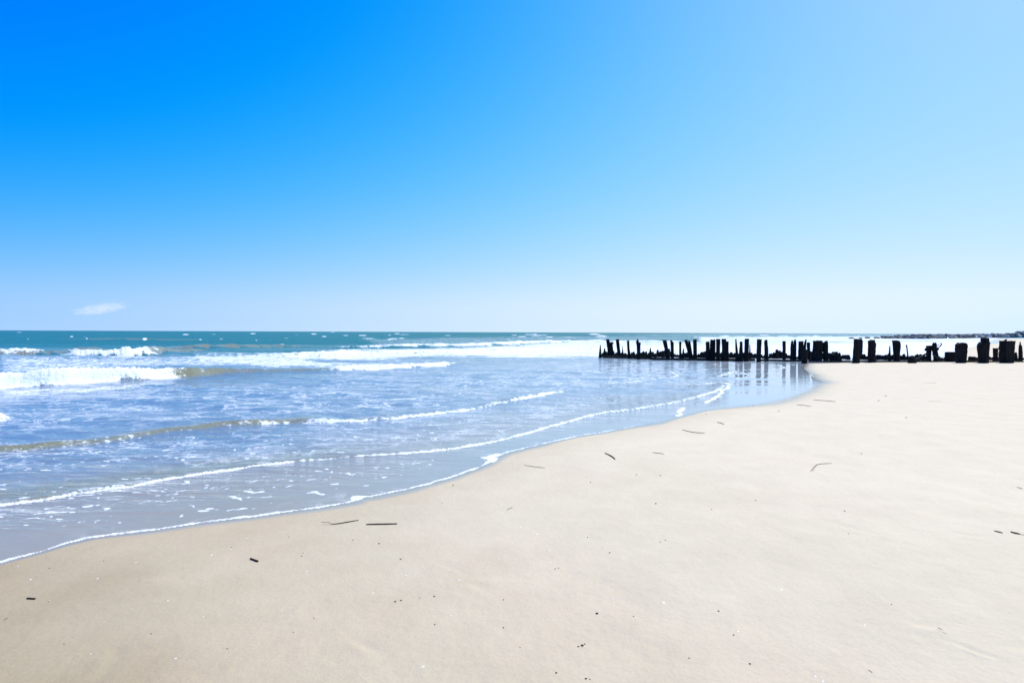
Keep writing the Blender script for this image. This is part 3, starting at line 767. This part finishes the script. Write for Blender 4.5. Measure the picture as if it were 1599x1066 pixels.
# jagged rows of low plank stubs between the posts, one label for the stubs of each gap
jag = [(936, 553), (943, 550), (955, 548), (961, 550), (975, 551), (983, 552), (989, 550), (996, 553), (1003, 550), (1008, 548.5), (1012, 551), (1018, 549), (1021, 547.5), (1024, 552), (1027, 545), (1030, 550), (1035, 547), (1044, 545.5),
       (1053, 552), (1060, 553), (1066, 550), (1072, 551), (1077, 552), (1088, 555), (1092, 553), (1096, 549), (1101, 548.5), (1110, 550), (1137, 552), (1143, 550.5), (1149, 551), (1155, 553), (1171, 549), (1176, 551), (1181, 554), (1191, 555),
       (1198, 555), (1204, 552), (1210, 550), (1213, 546.5), (1216, 549), (1219, 547), (1229, 554), (1234, 555), (1244, 557), (1250, 552), (1262, 549), (1270, 548), (1290, 552), (1298, 551), (1305, 549), (1312, 553), (1317, 554.5), (1325, 553.5),
       (1330, 561), (1338, 556), (1347, 552), (1352, 555), (1357, 560), (1370, 552.5), (1376, 556), (1383, 553), (1389, 552), (1395, 555), (1405, 558), (1411, 551.5), (1416, 556), (1422, 557), (1430, 554), (1436, 553), (1445, 555), (1454, 562),
       (1466, 557), (1474, 559), (1486, 551), (1510, 562), (1530, 556), (1548, 556.5), (1560, 559), (1584, 559), (1599, 559), (1640, 556)]
jx = [a for a, b in jag]; jy = [b for a, b in jag]
tall = sorted([(x, l) for x, l in POSTS])
rng = random.Random(11)
x = 939.0
gapn = {}
while x < 1606:
    w = rng.uniform(4.5, 7.5)
    xc = x+w/2
    yt = float(np.interp(xc, jx, jy))+rng.uniform(-1.6, 0.6)
    yb = 556.8+(xc-940)/660*7.5+rng.uniform(-0.5, 0.5)
    if yt < yb-2.5:
        d = rng.uniform(-0.8, 0.8)
        o = post_mesh('plank_stub', [(yb, xc-w/2, xc+w/2), ((yt+yb)/2, xc-w/2+rng.uniform(0, .5), xc+w/2-rng.uniform(0, .5)), (yt+1.8, xc-w*.42+d, xc+w*.42+d), (yt, xc-w*.2+d, xc+w*.26+d)],
                      None, WOOD_GREEN if xc < 1060 else WOOD, int(xc*13), teeth=0.05, sides=9, depth=.12)
        left = [l for px_, l in tall if px_ <= xc]
        right = [l for px_, l in tall if px_ > xc]
        a = left[-1] if left else None; b = right[0] if right else None
        if a is None: lab = 'low jagged plank stub left of the pointed seaward stump'
        else:
            short = brief
            lab = 'low jagged plank stub just right of the '+short(a)
        tag(o, lab, 'plank stub', 'plank stubs beside the '+(short(a) if a else 'tip'))
    x += w*0.74

# rubble heap and planks of the tangle
def bar(name, p0, p1, thick, ybase, mat, label, cat, group=None, hgt=None, yaw=0.0):
    """a squared timber between two pixels, lying at the depth of ybase"""
    bx, by = P((p0[0]+p1[0])/2, ybase)
    yb2 = by
    def w3(p, y):
        d = ray(*p); t = y/d.y
        return Vector((d.x*t, y, CAM_H+d.z*t))
    a = w3(p0, by-yaw); b = w3(p1, by+yaw)
    k = by/F
    h = thick*k/2
    ax = (b-a).normalized()
    sd_ = Vector((0, 1, 0)); sd_ = (sd_-ax*sd_.dot(ax)).normalized()
    upv = ax.cross(sd_)*-1
    c = (a+b)/2
    L = (b-a).length
    rngb = random.Random(int(p0[0]*3+p0[1]))
    n = max(3, int(L/0.35)); verts = []; faces = []
    for i in range(n+1):
        t = -L/2+L*i/n
        for (u, v) in ((-1, -1), (1, -1), (1.0, 0.3), (0.75, 1), (-0.75, 1), (-1, 0.3)):
            q = ax*t+sd_*(u*h*1.0*(1+rngb.uniform(-.06, .06)))+upv*(v*h*(1+rngb.uniform(-.12, .08)))
            if i in (0, n): q += ax*rngb.uniform(-.05, .05)
            verts.append(q)
        if i:
            for s in range(6):
                s2 = (s+1) % 6
                faces.append(((i-1)*6+s, (i-1)*6+s2, i*6+s2, i*6+s))
    faces.append(tuple(range(5, -1, -1))); faces.append(tuple(range(n*6, n*6+6)))
    o = mesh_obj(name, verts, faces, mat, c)
    tag(o, label, cat, group)
    return o
g = 'horizontal beams along the foot of the groyne'
for (x0, x1, y0, y1, th, yb, lab) in (
        (941, 983, 557.0, 557.9, 3.6, 559.5, 'grey horizontal beam low in the water at the seaward tip'),
        (984, 1016, 558.2, 558.9, 3.6, 560.5, 'low horizontal beam between the flared post and the triangular stump'),
        (1017, 1058, 560.0, 560.6, 3.8, 562, 'waterline beam under the broad leaning post'),
        (1059, 1088, 560.7, 561.1, 3.8, 562.5, 'waterline beam under the strongly slanting post'),
        (1089, 1127, 561.2, 561.5, 4.2, 563, 'waterline beam under the dense dark cluster'),
        (1128, 1178, 561.5, 561.9, 4.0, 563.4, 'waterline beam under the thin curved post and the thick upright post'),
        (1186, 1253, 562.2, 563.2, 3.2, 564.4, 'long thin beam behind the still pool, under the forked double post'),
        (1262, 1333, 564.0, 564.4, 2.6, 565.6, 'thin beam lying on wet sand left of the broad foreground post'),
        (1342, 1418, 564.2, 564.6, 2.6, 565.9, 'thin beam on the sand under the heart-topped post'),
        (1430, 1494, 564.2, 565.0, 3.4, 566.2, 'beam on the sand in front of the tangled planks and box-shaped stump'),
        (1506, 1606, 564.8, 566.0, 4.6, 567.4, 'thick landward beam on the sand running out at the right picture edge')):
    bar('waling_timber', (x0, y0), (x1, y1), th, yb, BEAM, lab, 'wooden beam', g)
bar('leaning_plank', (1429, 562), (1447, 552), 2.4, 566, BEAM, 'plank sloping up right towards the tangled plank frame', 'plank', yaw=.2)
bar('leaning_plank', (1457, 553), (1467, 562), 2.4, 566, BEAM, 'plank sloping down right from the tangled plank frame', 'plank', yaw=.2)
bar('cross_plank', (1446, 545.5), (1464, 545), 4.2, 565, WOOD, 'cross plank joining the two legs of the tangled frame', 'plank', yaw=.1)
bar('cross_plank', (1447, 541), (1457, 540.5), 2.6, 565.2, WOOD, 'upper cross plank above the holes of the tangled frame', 'plank')
def twig(name, pts3, rad, mat, label, cat, group=None, sides=7, tips=(0.4, 0.4)):
    """tapered tube through 3D points"""
    c = sum((Vector(p) for p in pts3), Vector())/len(pts3)
    q = smooth_line([tuple(p) for p in pts3], 3) if len(pts3) > 2 else np.array(pts3, float)
    verts = []; faces = []
    n = len(q)
    rg = random.Random(int(abs(q[0][0])*1000) % 9973)
    for i in range(n):
        p = Vector(q[i])
        t = (Vector(q[min(i+1, n-1)])-Vector(q[max(i-1, 0)])).normalized()
        s1 = t.cross(Vector((0, 0, 1)));
        if s1.length < 1e-3: s1 = Vector((1, 0, 0))
        s1.normalize(); s2 = s1.cross(t)
        f = i/(n-1)
        r = rad*(tips[0]+(1-tips[0])*min(1, f*4))*(tips[1]+(1-tips[1])*min(1, (1-f)*4))*rg.uniform(.85, 1.1)
        for s in range(sides):
            a = 2*math.pi*s/sides
            verts.append(p-c+s1*math.cos(a)*r+s2*math.sin(a)*r*0.85)
        if i:
            for s in range(sides):
                s_2 = (s+1) % sides
                faces.append(((i-1)*sides+s, (i-1)*sides+s_2, i*sides+s_2, i*sides+s))
    faces.append(tuple(range(sides-1, -1, -1))); faces.append(tuple(range((n-1)*sides, n*sides)))
    o = mesh_obj(name, verts, faces, mat, c, smooth=True)
    tag(o, label, cat, group)
    return o
def at_depth(px, py, y):
    d = ray(px, py); t = y/d.y
    return (d.x*t, y, CAM_H+d.z*t)
yb = P(1460, 566)[1]
twig('bare_branch', [at_depth(1461, 542, yb), at_depth(1466, 542.5, yb+.1), at_depth(1469, 539, yb), at_depth(1470.5, 536.5, yb-.1), at_depth(1467, 535.3, yb)], .03, WOOD, 'thin curled branch sticking out right of the tangled frame', 'branch')
twig('bare_branch', [at_depth(1462, 540.5, yb), at_depth(1465, 539, yb), at_depth(1466.5, 536.8, yb)], .022, WOOD, 'short inner branch tip inside the curl beside the tangled frame', 'branch')

# heap of broken wood
for i, (xl, xr, yt, yb_, lab) in enumerate(((1296, 1313, 551, 564.5, 'broad dark lump at the base of the rounded rubble heap'), (1299, 1309, 548.8, 564, 'peaked upper chunk of the rounded rubble heap'))):
    post(lab, [(yb_, xl-1, xr+1), ((yt+yb_)/2, xl, xr), (yt+2, xl+2, xr-3), (yt, (xl+xr)/2-2, (xl+xr)/2+1)], depth=.5, teeth=.06, name='wood_chunk', cat='wood chunk', group='rubble heap of the groyne')

# ------------------------------------------------------------------ far rock jetty
def rock_mat(name, c0, c1):
    m, nt, bs, out = new_mat(name)
    pos = nd(nt, 'ShaderNodeTexCoord').outputs['Object']
    n = noise(nt, pos, 2.0, 5, 0.6)
    nt.links.new(mixc(nt, sstep(nt, n, 0.35, 0.65), c0, c1), bs.inputs['Base Color'])
    bs.inputs['Roughness'].default_value = 0.85
    nt.links.new(nd(nt, 'ShaderNodeBump', ins={'Height': n, 'Distance': 0.1, 'Strength': 0.6}).outputs[0], bs.inputs['Normal'])
    return m
RD = rock_mat('wet_rock', (0.03, 0.035, 0.038), (0.09, 0.095, 0.10))
RG = rock_mat('grey_rock', (0.10, 0.11, 0.115), (0.22, 0.225, 0.23))
RL = rock_mat('pale_rock', (0.30, 0.30, 0.31), (0.55, 0.55, 0.56))
def rock_mesh(seed, mat):
    rg = random.Random(seed)
    import bmesh
    bm = bmesh.new()
    bmesh.ops.create_icosphere(bm, subdivisions=2, radius=1.0)
    cuts = [(Vector((rg.uniform(-1, 1), rg.uniform(-1, 1), rg.uniform(-1, 1))).normalized(), rg.uniform(.55, .85)) for _ in range(9)]
    for v in bm.verts:
        for n_, d in cuts:
            e = v.co.dot(n_)-d
            if e > 0: v.co -= n_*e
        v.co *= 1+rg.uniform(-.04, .04)
    me = bpy.data.meshes.new('boulder'); bm.to_mesh(me); bm.free()
    me.materials.append(mat)
    return me
RM = [rock_mesh(i, (RD, RG, RD, RG, RL, RG)[i % 6]) for i in range(12)]
def rock(px, pyb, wpx, hpx, mi, label, group=None, back=0.0, lift=0.0):
    x_, y_ = P(px, pyb)
    y_ += back; x_ *= (y_)/(y_-back) if back else 1
    k = y_/F
    o = bpy.data.objects.new('boulder', RM[mi % 12]); COL.objects.link(o)
    rg = random.Random(int(px*31+pyb*7+mi))
    o.location = (x_, y_, hpx*k*0.35+lift)
    o.scale = (wpx*k/1.5, wpx*k/1.5*rg.uniform(.7, 1.0), hpx*k/1.35)
    o.rotation_euler = (0, 0, rg.uniform(0, 6.28))
    tag(o, label, 'boulder', group)
    return o
rock(1330, 528.6, 9, 2.4, 0, 'low dark rock awash, leftmost of the small rocks behind the groyne', 'small rocks off the jetty end')
rock(1344, 528.6, 8, 1.8, 2, 'flat dark rock just above the tall foreground post, second small rock from left', 'small rocks off the jetty end')
rock(1355, 528.4, 9, 2.6, 2, 'low wedge-shaped rock between the flat dark rock and the jetty', 'small rocks off the jetty end')
rock(1369, 528.3, 7, 3.0, 0, 'small dark rock, rightmost of the rocks lying off the jetty end', 'small rocks off the jetty end')
rg = random.Random(5)
topx = [1376, 1388, 1403, 1420, 1440, 1465, 1500, 1530, 1560, 1580, 1590, 1605]
topy = [525, 524, 523.2, 522.3, 522, 521.6, 521.8, 521.2, 521.0, 520.3, 518, 515.5]
botx = [1376, 1440, 1520, 1605]; boty = [528.6, 529, 527.8, 526.6]
px = 1378.0
while px < 1612:
    yt = float(np.interp(px, topx, topy)); yb_ = float(np.interp(px, botx, boty))
    layers = 3 if yb_-yt > 4.5 else 2
    for l in range(layers):
        w_ = rg.uniform(3.5, 8)
        h_ = (yb_-yt)/layers*rg.uniform(1.0, 1.7)
        mi = rg.choice([0, 1, 2, 3, 5, 7, 9, 6, 8, 11, 10 if px > 1480 else 3, 4 if px > 1540 or l == 2 else 1])
        k = P(px, yb_)[1]/F
        reg = ('near the seaward end of' if px < 1450 else 'in the middle of' if px < 1530 else 'at the landward end of')
        lay = ('lowest row' if l == 0 else 'top row' if l == layers-1 else 'middle row')
        fr = min(tall, key=lambda q_: abs(q_[0]-px))
        sh_ = brief(fr[1], 7)
        tint = {0: 'dark', 1: 'grey', 2: 'dark', 3: 'grey', 4: 'pale', 5: 'grey'}[mi % 6]
        rock(px+rg.uniform(-1.5, 1.5), yb_, w_, h_, mi, f'{tint} far jetty boulder, {lay}, above the {sh_}', 'boulders of the far rock jetty above the '+sh_, back=l*1.3, lift=l*(yb_-yt)*k/layers*0.92)
    px += rg.uniform(3.2, 5.0)
k = P(1590, 527)[1]/F
rock(1589, 526.6, 7, 2.0, 4, 'pale flat slab on top of the jetty at the right picture edge', None, back=5, lift=8.6*k)

# ------------------------------------------------------------------ drift sticks, pebbles and shells
DARK = wood_mat('wet_driftwood', (0.015, 0.010, 0.007), (0.05, 0.035, 0.022))
BROWN = wood_mat('brown_driftwood', (0.11, 0.085, 0.06), (0.24, 0.18, 0.125))
PALE = wood_mat('bleached_reed', (0.34, 0.28, 0.20), (0.50, 0.42, 0.31))
STICKS = []
def stick(pts, wpx, mat, label, cat='stick', group='drift sticks on the sand', name='drift_stick', tips=(.5, .5)):
    w3 = [ground_px(*p) for p in pts]
    k = w3[0][1]/F
    r = wpx*0.82*k/2
    p3 = [(a, b, c+r*0.7) for a, b, c in w3]
    twig(name, p3, r, mat, label, cat, group, tips=tips)
    STICKS.append((sum(p[0] for p in pts)/len(pts), sum(p[1] for p in pts)/len(pts), label))
stick([(572, 819), (596, 818.6), (620, 818)], 2.8, DARK, 'straight dark stick lying level on damp sand', tips=(.8, .8))
stick([(516, 818.8), (530, 817.4), (545, 814.8), (560, 812.2)], 2.3, DARK, 'slightly curved dark stick left of the straight one')
stick([(501, 815), (510, 815.4), (518, 816.4)], 1.2, PALE, 'pale frayed reed end touching the curved dark stick', 'reed')
stick([(504, 819), (516, 818.9)], 1.0, PALE, 'lower pale frayed reed end beside the curved dark stick', 'reed')
stick([(944.5, 707.5), (951, 710.5), (957, 714), (960.5, 717.5)], 2.4, DARK, 'short black curved stick slanting down right in mid beach')
stick([(1065, 671), (1080, 674.6), (1090, 675.8), (1101, 676)], 1.5, BROWN, 'long thin brown stick sagging in the middle, near the shallow pool')
stick([(1019, 706.4), (1028, 707.5), (1037, 708.8)], 1.4, BROWN, 'short thin stick right of the short black curved one')
stick([(1120, 659.4), (1125, 660.4), (1131, 662.7)], 1.5, BROWN, 'small brown twig above the long sagging stick')
stick([(818, 726), (835, 728.7), (851, 730.6)], 1.1, BROWN, 'faint thin twig close to the water edge foam')
stick([(1266, 735.5), (1270, 731), (1274, 727), (1277, 725), (1287, 724), (1299, 723.4)], 1.5, BROWN, 'bent twig with an elbow on the right side of the beach', name='bent_twig')
stick([(1269, 736.5), (1272, 732)], 1.1, BROWN, 'tiny side shoot at the lower end of the bent twig')
stick([(1270, 624.6), (1287, 625.6), (1305, 627.2)], 1.2, BROWN, 'long faint twig on pale sand right of the pool')
stick([(1244, 632), (1256, 633), (1267, 634.6)], 1.2, BROWN, 'faint brown twig below the long faint one')
stick([(1552, 829), (1559, 830.5), (1566, 832.3)], 2.4, DARK, 'dark pointed bark sliver near the right picture edge')
stick([(1578, 830.5), (1585, 832.5), (1593, 834)], 3.2, DARK, 'thick dark bark sliver at the right picture edge')
stick([(1590, 833), (1604, 836.5)], 1.8, BROWN, 'brown reed end running out at the right picture edge', 'reed')
stick([(1588, 760.6), (1596, 763)], 1.8, DARK, 'tiny dark twig far right above the bark slivers')
stick([(1463, 983), (1470, 986.5), (1479, 990)], 2.0, DARK, 'dark sliver beside a pale one, low on the right')
stick([(1465, 979.5), (1473, 984), (1481, 988.5)], 1.6, PALE, 'pale sliver beside the dark one, low on the right', 'reed')
stick([(391, 872.6), (397, 874.8), (403, 877)], 4.2, DARK, 'chunky black piece of bark on the damp sand', 'bark', tips=(.8, .8))
stick([(42, 934.4), (48, 934.8), (55, 935.2)], 3.6, DARK, 'short black stub of wood at the far left of the sand', 'bark', tips=(.8, .8))
stick([(6, 967.5), (12, 964.5)], 1.8, BROWN, 'tiny twig by the left picture edge')
stick([(792, 796), (800, 792)], 1.7, BROWN, 'tiny dark twig tilted up right, mid beach')
stick([(1356, 1045.5), (1362, 1049.5)], 1.8, BROWN, 'tiny brown splinter near the bottom right')
stick([(1444, 597.5), (1462, 597.8)], .9, PALE, 'faint level reed on the pale sand in front of the groyne', 'reed')
stick([(1450, 626), (1471, 626.4)], .9, PALE, 'faint second reed below the level one on the pale sand', 'reed')

def lump_mesh(name, seed, mat, flat=.6, sub=2):
    import bmesh
    rg_ = random.Random(seed); bm = bmesh.new()
    bmesh.ops.create_icosphere(bm, subdivisions=sub, radius=1)
    for v in bm.verts:
        v.co *= 1+rg_.uniform(-.16, .16)
        v.co.z *= flat
    me = bpy.data.meshes.new(name); bm.to_mesh(me); bm.free(); me.materials.append(mat)
    me.polygons.foreach_set('use_smooth', np.ones(len(me.polygons), bool))
    return me
def shell_mesh(seed, mat):
    """half of a small ribbed bivalve"""
    verts = []; faces = []
    nr, na = 6, 14
    for i in range(nr+1):
        r = i/nr
        for j in range(na+1):
            a = math.radians(-115+230*j/na)
            rr = r*(1+0.04*math.cos(j*math.pi))
            x = rr*math.sin(a)*0.95; y = rr*math.cos(a)*0.8
            z = 0.42*(1-r**1.8)*(0.4+0.6*r) if i else 0.12
            verts.append((x, y, z+0.03*(j % 2)*r))
            if i and j:
                c = i*(na+1)+j
                faces.append((c-1-(na+1), c-(na+1), c, c-1))
    n = len(verts)
    verts += [(x*.92, y*.92, z-.08) for x, y, z in verts]
    faces += [tuple(n+q for q in reversed(f)) for f in faces]
    me = bpy.data.meshes.new('shell'); me.from_pydata(verts, [], faces); me.materials.append(mat)
    me.polygons.foreach_set('use_smooth', np.ones(len(me.polygons), bool))
    return me
pm, pnt, pbs, _ = new_mat('shell_white')
pn = noise(pnt, nd(pnt, 'ShaderNodeTexCoord').outputs['Object'], 3, 3)
pnt.links.new(mixc(pnt, pn, (0.8, 0.75, 0.66), (0.9, 0.88, 0.82)), pbs.inputs['Base Color']); pbs.inputs['Roughness'].default_value = .5
PEBM = wood_mat('dark_grit', (0.05, 0.04, 0.03), (0.12, 0.10, 0.08))
PEB = [lump_mesh('pebble', i, PEBM if i % 2 else BROWN) for i in range(4)]
SHE = [shell_mesh(i, pm) for i in range(2)]
marks = STICKS
used_labels = {}
def small(px, py, wpx, kind, col_word, mesh_i):
    x_, y_, z_ = ground_px(px, py)
    r = wpx*(0.62 if kind == 'pebble' else 0.72)*y_/F/2
    o = bpy.data.objects.new('pebble' if kind == 'pebble' else 'shell', (PEB if kind == 'pebble' else SHE)[mesh_i]); COL.objects.link(o)
    rg_ = random.Random(int(px*17+py))
    o.location = (x_, y_, z_+r*(0.25 if kind == 'pebble' else 0.0))
    o.scale = (r*1.15, r*(1.1 if kind == 'pebble' else 1.3), r*(.8 if kind == 'pebble' else 1.0))
    o.rotation_euler = (rg_.uniform(-.2, .2), rg_.uniform(-.2, .2), rg_.uniform(0, 6.28))
    o['px'] = 0
    del o['px']
    # name the place by the nearest stick and the direction from it
    best = sorted(marks, key=lambda m_: (m_[0]-px)**2+((m_[1]-py)*1.3)**2)
    size = 'tiny' if wpx < 3.2 else 'small'
    for m_ in best:
        dx, dy = px-m_[0], py-m_[1]
        dist = math.hypot(dx, dy)
        hx = '' if abs(dx) < abs(dy)*.4 else ('right of' if dx > 0 else 'left of')
        hy = '' if abs(dy) < abs(dx)*.4 else ('below' if dy > 0 else 'above')
        pos_ = ' and '.join(q for q in (hy, hx) if q)
        far_ = 'just' if dist < 45 else 'a little way' if dist < 110 else 'well' if dist < 200 else 'far'
        ref = ' '.join(m_[2].replace(',', '').split()[:6])
        for tail in (' on', ' beside', ' with', ' close', ' in', ' to', ' near', ' left of', ' at the', ' right of', ' by the', ' at', ' the', ' a', ' of', ' lying', ' an'):
            if ref.endswith(tail): ref = ref[:-len(tail)]
        lab = f'{size} {col_word} {far_} {pos_} the {ref}'
        if lab not in used_labels and len(lab.split()) <= 16:
            break
    used_labels[lab] = 1
    tag(o, lab, 'pebble' if kind == 'pebble' else 'shell', 'dark pebbles scattered on the sand' if kind == 'pebble' else 'white shell bits scattered on the sand')
for i, (a, b, w_) in enumerate([(551, 843, 3), (591.5, 848.5, 4.2), (625.5, 872.5, 4.2), (626, 937, 4.2), (617, 939, 5), (678, 931, 4), (655, 933, 2.8), (679, 974.5, 3.6), (707.5, 757.5, 3.6), (690, 785, 2.6), (786, 936, 3.4), (786, 979.5, 3.4),
                                (867, 888, 3.2), (872, 886.5, 2.8), (1024, 786, 4.2), (917.5, 838.5, 3), (952, 862.5, 3.8), (1031, 846, 3), (1039, 843, 3), (932, 957.5, 6.5), (909, 1007.5, 7), (903, 1009, 4.5), (913, 1005, 4), (915, 1059, 5), (868.5, 1050, 5), (921, 1060, 3.2),
                                (1171, 1036, 5.2), (1122, 953.5, 4.4), (1145.5, 991, 4), (1076, 1027, 3.6), (989, 962, 3), (1111, 795, 3), (1345, 708, 3.4), (994, 741, 3.2), (1031, 742, 3.4), (922, 753, 3.2), (1103, 646.5, 3), (1216, 642, 3.2),
                                (1372, 625.5, 3.6), (1383, 618, 3.4), (1415, 652, 3.4), (1176, 633.5, 2.6), (1319, 798, 3.6), (1325, 833, 2.6), (471, 868, 3.2), (473, 863, 2.6), (162, 875.5, 2.8), (236, 989, 3), (355, 1012, 3), (218, 905, 2), (100, 1005, 3),
                                (76, 939, 2.6), (458, 987, 2.6), (490, 965, 2.8), (812, 1010, 2.6), (1180, 781, 3), (1392, 943, 3), (361, 854, 2.6), (451, 838, 2.6), (77, 887, 2.6)]):
    small(a, b, w_, 'pebble', 'dark pebble', i % 4)
for i, (a, b, w_) in enumerate([(330, 866, 5), (186, 876, 3.4), (212, 878, 4), (28, 884, 5), (80, 889.5, 5.5), (47, 904.5, 5), (152, 903, 4.5), (392, 918, 3.6), (479, 891, 4), (261, 938, 6.5), (244, 1002, 5.2), (274, 1027, 6), (142, 1020, 4.2), (416, 1033, 3.6),
                                (78, 937, 5.5), (198, 864.5, 4), (361, 857, 4), (386, 840, 3), (257, 849, 4), (190, 851, 3), (660, 1040, 7.5), (705, 960, 4.6), (634, 898, 5), (603, 895, 4.4), (503, 912.5, 4.5), (530, 844, 3.4), (583, 925, 5), (814, 823, 5.5),
                                (838, 834, 6), (858, 846, 3), (982, 826, 4), (991, 829.5, 4), (915, 837, 3.4), (858, 859, 7), (1036, 940, 8), (1220, 920, 6), (1152, 985, 6), (1402, 858, 3.6), (1272, 1055, 7), (1284, 1063, 6), (956, 935, 5), (717, 905, 6), (1350, 975, 5), (205, 950, 3.4), (318, 962, 3.2), (440, 953, 3)]):
    small(a, b, w_, 'shell', 'white shell bit', i % 2)
